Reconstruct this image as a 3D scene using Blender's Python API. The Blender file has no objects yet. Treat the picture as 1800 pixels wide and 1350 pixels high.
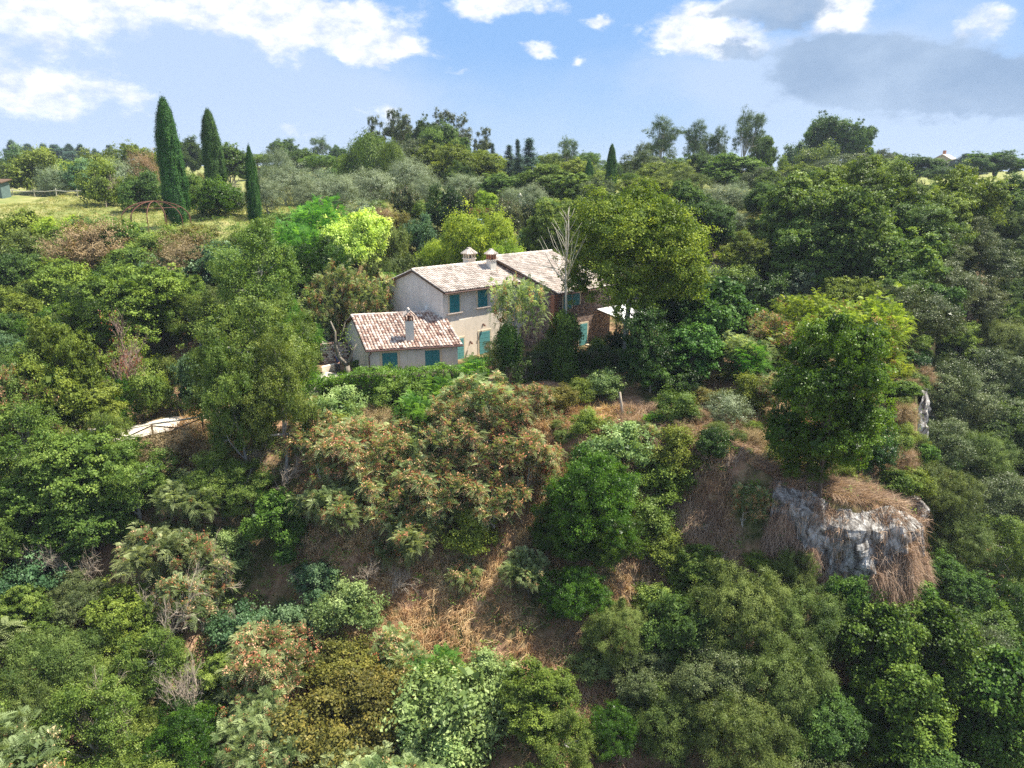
import bpy, math, random, time
import numpy as np
from math import radians as R_, sin, cos, tan, pi, sqrt
T0 = time.time()
scene = bpy.context.scene
COL = scene.collection

# ------------------------------------------------------------------ camera
PITCH = R_(16.7); F = 1248.0; CAMZ = 15.0
cam_d = bpy.data.cameras.new('camera'); cam = bpy.data.objects.new('camera', cam_d); COL.objects.link(cam)
cam_d.sensor_fit = 'HORIZONTAL'; cam_d.sensor_width = 36.0; cam_d.lens = 36.0*F/1800.0
cam_d.clip_start = 0.5; cam_d.clip_end = 6000
cam.location = (0, 0, CAMZ); cam.rotation_euler = (pi/2 - PITCH, 0, 0)
scene.camera = cam

# ------------------------------------------------------------------ light
SUN_AZ = R_(74); SUN_EL = R_(61)
sun_d = bpy.data.lights.new('sun', 'SUN'); sun = bpy.data.objects.new('sun', sun_d); COL.objects.link(sun)
sun_d.energy = 5.0; sun_d.angle = R_(0.5); sun_d.color = (1.0, 0.94, 0.82)
sun.rotation_euler = (pi/2 - SUN_EL, 0, pi - SUN_AZ)   # lamp points from the sun towards the scene
scene.view_settings.view_transform = 'Standard'; scene.view_settings.look = 'None'
scene.view_settings.exposure = 1.18; scene.view_settings.gamma = 1.0
scene.cycles.max_bounces = 5; scene.cycles.diffuse_bounces = 3; scene.cycles.glossy_bounces = 2
scene.cycles.transmission_bounces = 3; scene.cycles.transparent_max_bounces = 4; scene.cycles.volume_bounces = 0
scene.cycles.use_denoising = False; scene.cycles.sample_clamp_indirect = 4.0; scene.cycles.denoiser = 'OPENIMAGEDENOISE'; scene.cycles.denoising_input_passes = 'RGB_ALBEDO_NORMAL'; scene.cycles.denoising_prefilter = 'ACCURATE'

# node helper --------------------------------------------------------------
class NT:
    def __init__(s, tree): s.t = tree; s.n = tree.nodes; s.l = tree.links
    def new(s, typ, **kw):
        nd = s.n.new(typ)
        for k, v in kw.items(): setattr(nd, k, v)
        return nd
    def put(s, sock, v):
        if v is None: return
        if isinstance(v, bpy.types.NodeSocket): s.l.new(v, sock)
        elif isinstance(v, bpy.types.Node): s.l.new(v.outputs[0], sock)
        else:
            if hasattr(sock.default_value, '__len__') and not hasattr(v, '__len__'): v = (v, v, v)
            if hasattr(v, '__len__') and hasattr(sock.default_value, '__len__') and len(sock.default_value) == 4 and len(v) == 3: v = (*v, 1.0)
            sock.default_value = v
    def m(s, op, a, b=None, c=None, clamp=False):
        nd = s.new('ShaderNodeMath', operation=op, use_clamp=clamp)
        s.put(nd.inputs[0], a); s.put(nd.inputs[1], b)
        if c is not None: s.put(nd.inputs[2], c)
        return nd.outputs[0]
    def mix(s, f, a, b, bt='MIX'):
        nd = s.new('ShaderNodeMix', data_type='RGBA', blend_type=bt)
        s.put(nd.inputs[0], f); s.put(nd.inputs[6], a); s.put(nd.inputs[7], b)
        return nd.outputs[2]
    def ramp(s, f, stops, interp='LINEAR'):
        nd = s.new('ShaderNodeValToRGB'); cr = nd.color_ramp; cr.interpolation = interp
        while len(cr.elements) < len(stops): cr.elements.new(0.5)
        for e, (p, c) in zip(cr.elements, stops):
            e.position = p; e.color = (*c, 1) if hasattr(c, '__len__') else (c, c, c, 1)
        s.put(nd.inputs[0], f); return nd.outputs[0]
    def noise(s, vec, scale, detail=4, rough=0.55, dist=0.0, col=False):
        nd = s.new('ShaderNodeTexNoise'); s.put(nd.inputs['Vector'], vec)
        nd.inputs['Scale'].default_value = scale; nd.inputs['Detail'].default_value = detail
        nd.inputs['Roughness'].default_value = rough; nd.inputs['Distortion'].default_value = dist
        return nd.outputs[1 if col else 0]
    def sstep(s, v, a, b):
        nd = s.new('ShaderNodeMapRange', interpolation_type='SMOOTHSTEP'); s.put(nd.inputs[0], v)
        s.put(nd.inputs[1], a); s.put(nd.inputs[2], b); return nd.outputs[0]

# ------------------------------------------------------------------ sky
def build_world():
    w = bpy.data.worlds.new('World'); scene.world = w; w.use_nodes = True
    t = NT(w.node_tree); t.n.clear()
    out = t.new('ShaderNodeOutputWorld'); bg = t.new('ShaderNodeBackground')
    STR = 0.075
    bg.inputs[1].default_value = STR
    sky = t.new('ShaderNodeTexSky', sky_type='NISHITA'); sky.sun_disc = False
    sky.sun_elevation = SUN_EL; sky.sun_rotation = SUN_AZ; sky.altitude = 300
    sky.air_density = 1.0; sky.dust_density = 1.0; sky.ozone_density = 1.5
    tc = t.new('ShaderNodeTexCoord'); sep = t.new('ShaderNodeSeparateXYZ'); t.put(sep.inputs[0], tc.outputs['Generated'])
    x, y, z = sep.outputs
    az = t.m('MULTIPLY', t.m('ARCTAN2', x, y), 180/pi)
    el = t.m('MULTIPLY', t.m('ARCSINE', z), 180/pi)
    cmb = t.new('ShaderNodeCombineXYZ'); t.put(cmb.inputs[0], az); t.put(cmb.inputs[1], t.m('MULTIPLY', el, 1.7)); t.put(cmb.inputs[2], 3.0)
    P = cmb.outputs[0]
    nc = t.noise(P, 0.13, 7, 0.58)
    nf = t.noise(P, 0.42, 6, 0.62)
    # warp the masks so that no outline is an ellipse
    wn = t.noise(P, 0.22, 5, 0.6, col=True); sw = t.new('ShaderNodeSeparateXYZ'); t.put(sw.inputs[0], wn)
    wx = t.m('MULTIPLY', t.m('SUBTRACT', sw.outputs[0], 0.5), 5.5)
    wy = t.m('MULTIPLY', t.m('SUBTRACT', sw.outputs[1], 0.5), 3.2)
    AX = t.m('ADD', az, wx); EY = t.m('ADD', el, wy)
    def deg(px, py):
        v = (675-py)/F; yy = cos(PITCH)+v*sin(PITCH); zz = v*cos(PITCH)-sin(PITCH); xx = (px-900)/F
        return math.degrees(math.atan2(xx, yy)), math.degrees(math.atan2(zz, sqrt(xx*xx+yy*yy)))
    def blobs(lst):
        tot = None
        for px, py, rx, ry, wgt in lst:
            a0, e0 = deg(px, py); ra = rx*0.044; re = ry*0.042
            dx = t.m('DIVIDE', t.m('SUBTRACT', AX, a0), ra); dy = t.m('DIVIDE', t.m('SUBTRACT', EY, e0), re)
            q = t.m('ADD', t.m('MULTIPLY', dx, dx), t.m('MULTIPLY', dy, dy))
            g = t.m('MULTIPLY', t.m('EXPONENT', t.m('MULTIPLY', q, -1.0)), wgt)
            tot = g if tot is None else t.m('ADD', tot, g)
        return tot
    # pale veil, bright cumulus, grey undersides
    veil = blobs([(430, 190, 420, 130, .62), (120, 120, 230, 160, .8), (90, 60, 160, 70, .5), (1330, 130, 230, 60, .75), (1600, 250, 380, 60, .62),
                  (620, 200, 130, 120, .4), (1620, 90, 260, 150, .5)])
    white = blobs([(560, 42, 150, 46, .95), (330, 5, 240, 34, .8), (690, 92, 85, 22, .85), (90, 45, 130, 40, .5), (45, 150, 75, 26, .72), (215, 160, 45, 20, .6), (100, 195, 150, 26, .35),
                   (890, 8, 90, 26, .85), (950, 90, 34, 14, .8), (1050, 32, 32, 14, .75), (1025, 112, 26, 13, .72),
                   (820, 127, 42, 8, .45), (668, 210, 30, 26, .62), (490, 95, 40, 24, .4), (1200, 58, 80, 30, .9), (1480, 22, 42, 36, .95), (1290, 80, 90, 22, .6),
                   (1330, 10, 160, 30, .6), (1740, 45, 34, 26, .55), (520, 232, 60, 14, .42), (1620, 188, 90, 16, .35), (-400, 60, 250, 80, .7), (2300, 60, 260, 120, .7)])
    grey = blobs([(1350, 18, 105, 26, 1.0), (1560, 115, 170, 52, 1.0), (1680, 160, 200, 32, .9), (1290, 85, 60, 14, .6), (1450, 105, 60, 30, .6), (2200, 150, 300, 50, .8)])
    va = t.sstep(t.m('ADD', veil, t.m('MULTIPLY', t.m('SUBTRACT', nc, 0.5), 0.7)), 0.12, 0.8)
    wa = t.sstep(t.m('ADD', white, t.m('MULTIPLY', t.m('SUBTRACT', nf, 0.5), 1.15)), 0.3, 0.8)
    ga = t.sstep(t.m('ADD', grey, t.m('MULTIPLY', t.m('SUBTRACT', nf, 0.5), 0.7)), 0.36, 0.66)
    high = t.sstep(t.m('ADD', t.noise(P, 0.06, 6, 0.6), 0.0), 0.36, 0.6)  # unseen loose cloud overhead, strengthened as neutral ambient fill
    k = 1.0/STR*0.475
    lp = t.sstep(el, 0.0, 9.0)
    base = t.mix(0.85, sky.outputs[0], t.mix(lp, (0.43*k, 0.63*k, 0.92*k), (0.26*k, 0.49*k, 0.90*k)))
    rest = t.m('MULTIPLY', t.m('MULTIPLY', high, t.sstep(el, 14.0, 26.0)), 0.6)
    c = t.mix(t.m('MULTIPLY', va, 0.8), base, (0.57*k, 0.71*k, 0.93*k))
    shade = t.ramp(t.noise(P, 0.55, 5, 0.6), [(0.34, (0.66*k, 0.76*k, 0.97*k)), (0.5, (0.93*k, 0.97*k, 1.05*k)), (0.66, (1.18*k, 1.2*k, 1.22*k))])
    c = t.mix(wa, c, shade)
    c = t.mix(t.m('MULTIPLY', ga, 0.9), c, t.ramp(nc, [(0.35, (0.31*k, 0.44*k, 0.64*k)), (0.65, (0.46*k, 0.60*k, 0.80*k))]))
    c = t.mix(rest, c, (1.1*k, 1.1*k, 1.12*k))
    t.put(bg.inputs[0], c); t.put(out.inputs[0], bg.outputs[0])
build_world()

# ------------------------------------------------------------------ helpers for rays
def ray(px, py):
    u = (px-900)/F; v = (675-py)/F
    return np.array([u, cos(PITCH)+v*sin(PITCH), v*cos(PITCH)-sin(PITCH)])
def at_z(px, py, z):
    d = ray(px, py); t = (z-CAMZ)/d[2]; return np.array([d[0]*t, d[1]*t, z])
def at_y(px, py, y):
    d = ray(px, py); t = y/d[1]; return np.array([d[0]*t, y, CAMZ+d[2]*t])

# ------------------------------------------------------------------ object helpers
def tag(o, label=None, cat=None, group=None, kind=None):
    if label: o['label'] = label
    if cat: o['category'] = cat
    if group: o['group'] = group
    if kind: o['kind'] = kind
    return o
def empty(name, loc=(0, 0, 0), rz=0.0):
    o = bpy.data.objects.new(name, None); o.empty_display_size = 0.3; COL.objects.link(o)
    o.location = loc; o.rotation_euler = (0, 0, rz); return o
def obj(name, me, parent=None):
    o = bpy.data.objects.new(name, me); COL.objects.link(o)
    if parent is not None: o.parent = parent
    return o
class MB:
    """collects polygons (any size) with a material slot and a tint, builds one mesh"""
    def __init__(s): s.v = []; s.f = []; s.mi = []; s.ti = []; s.n = 0
    def add(s, verts, faces, mi=0, tint=0.5):
        verts = np.asarray(verts, float).reshape(-1, 3)
        s.v.append(verts); b = s.n; s.n += len(verts)
        for f in faces: s.f.append([i+b for i in f]); s.mi.append(mi); s.ti.append(tint)
    def box(s, c, sz, ax=None, mi=0, tint=0.5):
        c = np.asarray(c, float); h = np.asarray(sz, float)/2
        A = np.eye(3) if ax is None else np.asarray(ax, float)
        vs = [c + A[0]*h[0]*i + A[1]*h[1]*j + A[2]*h[2]*k for i in (-1, 1) for j in (-1, 1) for k in (-1, 1)]
        s.add(vs, [(0, 1, 3, 2), (4, 6, 7, 5), (0, 4, 5, 1), (2, 3, 7, 6), (0, 2, 6, 4), (1, 5, 7, 3)], mi, tint)
    def hexa(s, bottom, top, mi=0, tint=0.5):
        n = len(bottom); vs = list(bottom)+list(top)
        fs = [tuple(range(n))[::-1], tuple(range(n, 2*n))] + [(i, (i+1) % n, n+(i+1) % n, n+i) for i in range(n)]
        s.add(vs, fs, mi, tint)
    def tube(s, pts, rad, n=6, mi=0, tint=0.5, cap=True):
        pts = np.asarray(pts, float); m = len(pts)
        rad = np.full(m, rad) if np.isscalar(rad) else np.asarray(rad, float)
        tg = np.gradient(pts, axis=0); tg /= np.linalg.norm(tg, axis=1)[:, None]+1e-9
        up = np.array([0, 0, 1.0]) if abs(tg[0][2]) < 0.9 else np.array([1.0, 0, 0])
        a = np.cross(tg, up); a /= np.linalg.norm(a, axis=1)[:, None]+1e-9; b = np.cross(tg, a)
        th = np.linspace(0, 2*pi, n, endpoint=False)
        vs = (pts[:, None] + rad[:, None, None]*(np.cos(th)[None, :, None]*a[:, None]+np.sin(th)[None, :, None]*b[:, None])).reshape(-1, 3)
        fs = [(i*n+j, i*n+(j+1) % n, (i+1)*n+(j+1) % n, (i+1)*n+j) for i in range(m-1) for j in range(n)]
        if cap: fs += [tuple(range(n))[::-1], tuple(range((m-1)*n, m*n))]
        s.add(vs, fs, mi, tint)
    def mesh(s, name, mats, smooth=False):
        me = bpy.data.meshes.new(name)
        V = np.concatenate(s.v) if s.v else np.zeros((0, 3))
        me.vertices.add(len(V)); me.vertices.foreach_set('co', V.ravel())
        tot = np.array([len(f) for f in s.f]); li = np.concatenate([np.array(f) for f in s.f])
        me.loops.add(len(li)); me.loops.foreach_set('vertex_index', li.astype(np.int32))
        me.polygons.add(len(tot)); me.polygons.foreach_set('loop_start', np.concatenate([[0], np.cumsum(tot)[:-1]]).astype(np.int32))
        me.polygons.foreach_set('material_index', np.array(s.mi, np.int32))
        me.polygons.foreach_set('use_smooth', np.full(len(tot), smooth))
        a = me.attributes.new('tint', 'FLOAT', 'FACE'); a.data.foreach_set('value', np.array(s.ti, np.float32))
        for m in mats: me.materials.append(m)
        me.update(calc_edges=True); return me
    def build(s, name, mats, parent=None, smooth=False):
        if not isinstance(mats, (list, tuple)): mats = [mats]
        return obj(name, s.mesh(name, mats, smooth), parent)
def quads_mesh(name, Q, tint, mats, mi=None):
    """Q (N,4,3) loose quads"""
    N = len(Q); me = bpy.data.meshes.new(name)
    me.vertices.add(N*4); me.vertices.foreach_set('co', np.ascontiguousarray(Q, np.float32).ravel())
    me.loops.add(N*4); me.loops.foreach_set('vertex_index', np.arange(N*4, dtype=np.int32))
    me.polygons.add(N); me.polygons.foreach_set('loop_start', np.arange(0, N*4, 4, dtype=np.int32))
    if mi is not None: me.polygons.foreach_set('material_index', np.asarray(mi, np.int32))
    a = me.attributes.new('tint', 'FLOAT', 'FACE'); a.data.foreach_set('value', np.asarray(tint, np.float32))
    for m in mats: me.materials.append(m)
    me.update(calc_edges=True); return me

# ------------------------------------------------------------------ materials
def pmat(name, rough=0.8, spec=0.3):
    m = bpy.data.materials.new(name); m.use_nodes = True; t = NT(m.node_tree)
    b = t.n['Principled BSDF']; b.inputs['Roughness'].default_value = rough; b.inputs['Specular IOR Level'].default_value = spec
    return m, t, b
def attr_tint(t):
    a = t.new('ShaderNodeAttribute'); a.attribute_name = 'tint'; return a.outputs['Fac']
def leaf_mat(name, cols, trans=0.3, rough=0.5, spec=0.35, var=0.16):
    m = bpy.data.materials.new(name); m.use_nodes = True; t = NT(m.node_tree); t.n.clear()
    oi = t.new('ShaderNodeObjectInfo'); ti = attr_tint(t)
    n = len(cols); c = t.ramp(ti, [(i/(n-1)*0.8+0.1, tuple(min(.85, v*g) for v, g in zip(c, (1.14, 1.14, 1.0)))) for i, c in enumerate(cols)])
    hsv = t.new('ShaderNodeHueSaturation'); t.put(hsv.inputs['Color'], c)
    t.put(hsv.inputs['Hue'], t.m('ADD', t.m('MULTIPLY', oi.outputs['Random'], 0.03), 0.485))
    rr = t.m('FRACT', t.m('MULTIPLY', oi.outputs['Random'], 7.31))
    t.put(hsv.inputs['Value'], t.m('ADD', t.m('MULTIPLY', rr, var*2), 1.0-var))
    hsv.inputs['Saturation'].default_value = 1.0
    p = t.new('ShaderNodeBsdfPrincipled'); t.put(p.inputs['Base Color'], hsv.outputs[0])
    p.inputs['Roughness'].default_value = rough; p.inputs['Specular IOR Level'].default_value = spec*.5
    tr = t.new('ShaderNodeBsdfTranslucent'); t.put(tr.inputs[0], t.mix(1.0, hsv.outputs[0], (1.5, 1.45, 0.7), 'MULTIPLY'))
    mx = t.new('ShaderNodeMixShader'); mx.inputs[0].default_value = trans
    t.put(mx.inputs[1], p.outputs[0]); t.put(mx.inputs[2], tr.outputs[0])
    o = t.new('ShaderNodeOutputMaterial'); t.put(o.inputs[0], mx.outputs[0]); return m
def bark_mat(name, c1, c2):
    m, t, b = pmat(name, 0.9, 0.1); tc = t.new('ShaderNodeTexCoord')
    mp = t.new('ShaderNodeMapping'); t.put(mp.inputs[0], tc.outputs['Object']); mp.inputs['Scale'].default_value = (9, 9, 1.5)
    t.put(b.inputs['Base Color'], t.ramp(t.noise(mp.outputs[0], 1.0, 5), [(0.35, c1), (0.65, c2)])); return m
def flat_mat(name, c, rough=0.7, spec=0.3, amp=0.25, scale=4.0, metal=0):
    m, t, b = pmat(name, rough, spec); tc = t.new('ShaderNodeTexCoord')
    c2 = tuple(min(1, v*(1+amp)) for v in c); c1 = tuple(v*(1-amp) for v in c)
    t.put(b.inputs['Base Color'], t.ramp(t.noise(tc.outputs['Object'], scale, 5), [(0.3, c1), (0.7, c2)])); b.inputs['Metallic'].default_value = metal; return m

# ------------------------------------------------------------------ terrain
EDGE = np.array([(-3000, 60), (-200, 50), (-60, 43), (-35, 41.5), (-22, 44), (-12, 44.5), (-4, 45), (7, 43), (11, 42), (15, 39.5), (20, 37.6),
                 (23.2, 38.2), (25.6, 42), (33, 56), (47, 78), (75, 112), (140, 190), (300, 380), (900, 1100)], float)
EH = np.array([0, 0, 0, 0, 0, 0, 0, 0.4, 2.0, 3.2, 4.2, 5.0, 6.5, 6.5, 3, 0.5, 0, 0, 0], float)
EK = np.array([.55, .55, .6, .7, .8, .85, .88, .92, .95, 1.0, 1.15, 1.4, 1.6, 1.6, 1.5, 1.3, 1.0, .8, .8], float)
EL = np.array([40, 40, 38, 36, 34, 34, 32, 30, 28, 26, 22, 18, 16, 16, 18, 22, 26, 30, 30], float)
def edge_info(x, y):
    P = np.stack([x, y], -1)[..., None, :]
    A = EDGE[:-1]; B = EDGE[1:]; AB = B-A
    s = np.clip(((P-A)*AB).sum(-1)/(AB**2).sum(-1), 0, 1)
    d = np.linalg.norm(P-(A+AB*s[..., None]), axis=-1)
    i = d.argmin(-1); dd = np.take_along_axis(d, i[..., None], -1)[..., 0]; ss = np.take_along_axis(s, i[..., None], -1)[..., 0]
    par = i+ss
    # inside = far side of the polyline (even-odd test along -y)
    x0 = A[:, 0]; x1 = B[:, 0]
    cross = ((x[..., None] >= x0) & (x[..., None] < x1)) & (y[..., None] > A[:, 1]+(x[..., None]-x0)*AB[:, 1]/(AB[:, 0]+1e-9))
    ins = cross.sum(-1) % 2 == 1
    return np.where(ins, dd, -dd), par
def smooth(a, b, x):
    t = np.clip((x-a)/(b-a), 0, 1); return t*t*(3-2*t)
rs = np.random.RandomState(3)
_W = [(rs.uniform(-1, 1, 2)*f, rs.uniform(0, 6.28), a) for f, a in [(0.05, .5), (0.08, .5), (0.13, .35), (0.2, .3), (0.33, .2), (0.5, .16), (0.9, .1), (1.5, .07), (2.6, .045)] for _ in range(3)]
def wav(x, y): return sum(a*np.sin(x*k[0]*2*pi/1.6+y*k[1]*2*pi/1.6+p) for k, p, a in _W)
def terrain(x, y):
    x = np.asarray(x, float); y = np.asarray(y, float)
    d, par = edge_info(x, y)
    w = smooth(-9, -17, x)
    mid = np.interp(y, [0, 44, 47, 50, 66, 72, 92, 120, 200, 300, 600, 1500], [-1.6, -1.4, -.8, -.25, 0.1, 1.5, 9, 10.6, 12.4, 14.2, 14.8, 12])
    lef = np.interp(y, [0, 44, 47, 51, 54, 80, 92, 120, 200, 300, 420, 600, 1500], [-3, -2.9, -2.5, -2.2, -.8, 8.4, 9.6, 11, 12.6, 16, 17.5, 16, 12])
    top = mid*(1-w)+lef*w
    top += -1.8*smooth(12, 18, x)*smooth(50, 40, y) - 1.4*smooth(19, 25, x)*smooth(52, 38, y)
    top -= 9*smooth(20, 120, x)*smooth(110, 50, y-0*x)*smooth(70, 55, y)
    top += 0.0*smooth(40, 160, x)*smooth(130, 220, y)*smooth(900, 400, y)
    pad = smooth(5.5, 3.2, np.hypot((x+14.6), (y-56.5)*.8)); top = top*(1-pad)-.45*pad
    o = np.clip(-d, 0, None)
    k = np.interp(par, np.arange(len(EK)), EK); L = np.interp(par, np.arange(len(EL)), EL); H = np.interp(par, np.arange(len(EH)), EH)
    drop = H*smooth(0, 1.3, o) + k*L*(1-np.exp(-o/L))
    near = smooth(0, 6, -d)
    bed = np.abs(x+17.5)+np.abs(y-48)  # keep path flat
    nz = wav(x, y)
    flat = pad + np.exp(-((x+18)/9)**4-((y-48)/5)**4) + smooth(12, 9, np.abs(x+1))*smooth(44, 48, y)*smooth(72, 68, y)
    z = top - drop + nz*(0.25+0.45*near)*(1-np.clip(flat, 0, 1)*0.85)
    return z
def gz(x, y): return float(terrain(np.array([x]), np.array([y]))[0])
# ------------------------------------------------------------------ ground mesh (one sheet to the horizon)
def grid_axis(marks):
    out = []
    for (a, b, st) in marks:
        n = max(1, int(round((b-a)/st))); out += list(np.linspace(a, b, n, endpoint=False))
    out.append(marks[-1][1]); return np.array(out)
gx = grid_axis([(-3000, -400, 200), (-400, -120, 14), (-120, -50, 2.5), (-50, 50, 0.5), (50, 120, 2.0), (120, 400, 10), (400, 3000, 200)])
gy = grid_axis([(-400, -10, 30), (-10, 20, 2.0), (20, 75, 0.5), (75, 130, 1.5), (130, 300, 6), (300, 700, 25), (700, 5000, 200)])
GX, GY = np.meshgrid(gx, gy); GZ = terrain(GX, GY)
def grid_mesh(name, X, Y, Z, mats, smooth_=True):
    h, w = X.shape; V = np.stack([X, Y, Z], -1).reshape(-1, 3)
    i = np.arange(h*w).reshape(h, w); q = np.stack([i[:-1, :-1], i[:-1, 1:], i[1:, 1:], i[1:, :-1]], -1).reshape(-1, 4)
    me = bpy.data.meshes.new(name); me.vertices.add(len(V)); me.vertices.foreach_set('co', V.ravel())
    me.loops.add(q.size); me.loops.foreach_set('vertex_index', q.ravel().astype(np.int32))
    me.polygons.add(len(q)); me.polygons.foreach_set('loop_start', np.arange(0, q.size, 4, dtype=np.int32))
    me.polygons.foreach_set('use_smooth', np.full(len(q), smooth_))
    for m in mats: me.materials.append(m)
    me.update(calc_edges=True); return me
def ground_mat():
    m, t, b = pmat('ground_soil', 0.95, 0.1); tc = t.new('ShaderNodeTexCoord'); P = tc.outputs['Object']
    n1 = t.noise(P, 0.35, 6, 0.6); n2 = t.noise(P, 2.2, 6, 0.65); n3 = t.noise(P, 0.06, 3)
    dry = t.ramp(n2, [(0.3, (0.16, 0.085, 0.05)), (0.55, (0.33, 0.20, 0.125)), (0.75, (0.46, 0.33, 0.21))])
    grn = t.ramp(n2, [(0.3, (0.03, 0.035, 0.012)), (0.6, (0.09, 0.10, 0.03)), (0.8, (0.2, 0.17, 0.08))])
    sep = t.new('ShaderNodeSeparateXYZ'); t.put(sep.inputs[0], P)
    back = t.m('MULTIPLY', t.sstep(sep.outputs[1], 60.0, 78.0), t.sstep(sep.outputs[2], 5.0, 7.0))
    grass = t.ramp(n1, [(0.3, (0.13, 0.17, 0.045)), (0.55, (0.25, 0.25, 0.09)), (0.75, (0.34, 0.29, 0.14))])
    c = t.mix(t.ramp(n1, [(0.42, 0.0), (0.6, 1.0)]), dry, grn)
    c = t.mix(back, c, grass); t.put(b.inputs['Base Color'], c)
    bp = t.new('ShaderNodeBump'); bp.inputs['Strength'].default_value = 0.7; bp.inputs['Distance'].default_value = 0.12
    t.put(bp.inputs['Height'], n2); t.put(b.inputs['Normal'], bp.outputs[0]); return m
M_ground = ground_mat()
tag(obj('ground', grid_mesh('ground', GX, GY, GZ, [M_ground])), kind='structure')

# cliff: a band of pale weathered tuff along the rim of the promontory -----------------
def rock_mat():
    m, t, b = pmat('tuff_rock', 0.95, 0.15); tc = t.new('ShaderNodeTexCoord'); P = tc.outputs['Object']
    mp = t.new('ShaderNodeMapping'); t.put(mp.inputs[0], P); mp.inputs['Scale'].default_value = (1, 1, 0.3)
    n1 = t.noise(mp.outputs[0], 2.0, 8, 0.68, 0.9); n2 = t.noise(P, 6, 6, 0.7)
    c = t.ramp(n1, [(0.38, (0.07, 0.06, 0.05)), (0.46, (0.22, 0.20, 0.18)), (0.53, (0.42, 0.40, 0.37)), (0.62, (0.70, 0.67, 0.62))])
    c = t.mix(t.ramp(n2, [(0.4, 0.0), (0.7, 0.55)]), c, (0.09, 0.075, 0.06))
    t.put(b.inputs['Base Color'], c)
    bp = t.new('ShaderNodeBump'); bp.inputs['Strength'].default_value = 0.9; bp.inputs['Distance'].default_value = 0.15
    t.put(bp.inputs['Height'], t.m('ADD', n2, t.m('MULTIPLY', n1, 2.0))); t.put(b.inputs['Normal'], bp.outputs[0]); return m
M_rock = rock_mat()
CLIFFS = []
def cliff(name, e0, e1, zlo, zhi, off, seed, label=None):
    """follow EDGE from param e0 to e1; sheet displaced in buttresses"""
    n = int((e1-e0)*60)+8; pr = np.linspace(e0, e1, n)
    pts = np.stack([np.interp(pr, np.arange(len(EDGE)), EDGE[:, 0]), np.interp(pr, np.arange(len(EDGE)), EDGE[:, 1])], -1)
    for _ in range(30): pts[1:-1] = (pts[:-2]+pts[1:-1]*2+pts[2:])/4
    seg = np.r_[0, np.cumsum(np.linalg.norm(np.diff(pts, axis=0), axis=1))]
    m = int(seg[-1]/0.12); sA = np.linspace(0, seg[-1], m)
    pts = np.stack([np.interp(sA, seg, pts[:, 0]), np.interp(sA, seg, pts[:, 1])], -1)
    tg = np.gradient(pts, axis=0); tg /= np.linalg.norm(tg, axis=1)[:, None]; nr = np.stack([tg[:, 1], -tg[:, 0]], -1)
    k = int((zhi-zlo)/0.12); v = np.linspace(0, 1, k)
    r = np.random.RandomState(seed)
    S, Vv = np.meshgrid(sA, v)
    rid = np.zeros_like(S)
    for f, a in [(0.10, .4), (0.23, .5), (0.42, .45), (0.8, .28), (1.5, .14), (2.6, .07)]:
        ph = r.uniform(0, 6.28); ph2 = r.uniform(0, 6.28)
        rid += a*(1-2*np.abs(np.sin(pi*f*(S+0.5*np.sin(Vv*4+ph2))+ph)))
    for f, a in [(1.2, .16), (2.7, .1), (5, .06)]:
        rid += a*np.sin(2*pi*f*Vv*(zhi-zlo)/3+r.uniform(0, 6)+1.3*np.sin(S*f*1.7+r.uniform(0, 6)))
    rid += 0.03*r.randn(*S.shape)
    topz = terrain(pts[:, 0]-nr[:, 0]*0.6, pts[:, 1]-nr[:, 1]*0.6)
    Z = topz[None]+zlo+(zhi-zlo)*Vv + 0.25*np.sin(S*1.1)+0.12*np.sin(S*2.9+1)
    lean = off + 0.7*(1-Vv) + rid*0.62*np.clip(np.sin(pi*np.clip(Vv*0.9+0.1, 0, 1)), 0.25, 1)
    lean = lean - 2.2*np.clip(Vv-0.88, 0, 1)/0.12*0.5
    X = pts[None, :, 0]+nr[None, :, 0]*lean; Y = pts[None, :, 1]+nr[None, :, 1]*lean
    o = obj(name, grid_mesh(name, X, Y, Z, [M_rock], False)); tag(o, label, kind='structure'); CLIFFS.append((X, Y, Z, nr)); return o
cliff('cliff', 9.15, 11.95, -6.0, -0.15, 1.15, 5)
cliff('cliff_side', 12.75, 13.45, -8.5, -0.4, 0.7, 8)

# path and terrace ---------------------------------------------------------
def ribbon(name, pts, wid, mat, dz=0.05, kind='structure'):
    pts = np.array(pts, float); s = np.r_[0, np.cumsum(np.linalg.norm(np.diff(pts, axis=0), axis=1))]
    n = int(s[-1]/0.5)+2; u = np.linspace(0, s[-1], n); P = np.stack([np.interp(u, s, pts[:, 0]), np.interp(u, s, pts[:, 1])], -1)
    for _ in range(12): P[1:-1] = (P[:-2]+2*P[1:-1]+P[2:])/4
    tg = np.gradient(P, axis=0); tg /= np.linalg.norm(tg, axis=1)[:, None]; nr = np.stack([-tg[:, 1], tg[:, 0]], -1)
    a = np.linspace(-.5, .5, 7); X = P[None, :, 0]+a[:, None]*wid*nr[None, :, 0]; Y = P[None, :, 1]+a[:, None]*wid*nr[None, :, 1]
    Z = terrain(X, Y)+dz
    Z = np.maximum(Z, np.median(Z, axis=0)[None]-0.02); o = obj(name, grid_mesh(name, X, Y, Z, [mat])); tag(o, kind=kind); return o
M_gravel = flat_mat('pale_gravel', (0.58, 0.52, 0.44), 0.95, 0.1, 0.14, 3)
PATH = [(-48, 42.5), (-36, 44), (-27, 46.5), (-20, 49.5), (-14.8, 51), (-13.6, 54)]
ribbon('path', PATH, 2.6, M_gravel, 0.07)

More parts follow.
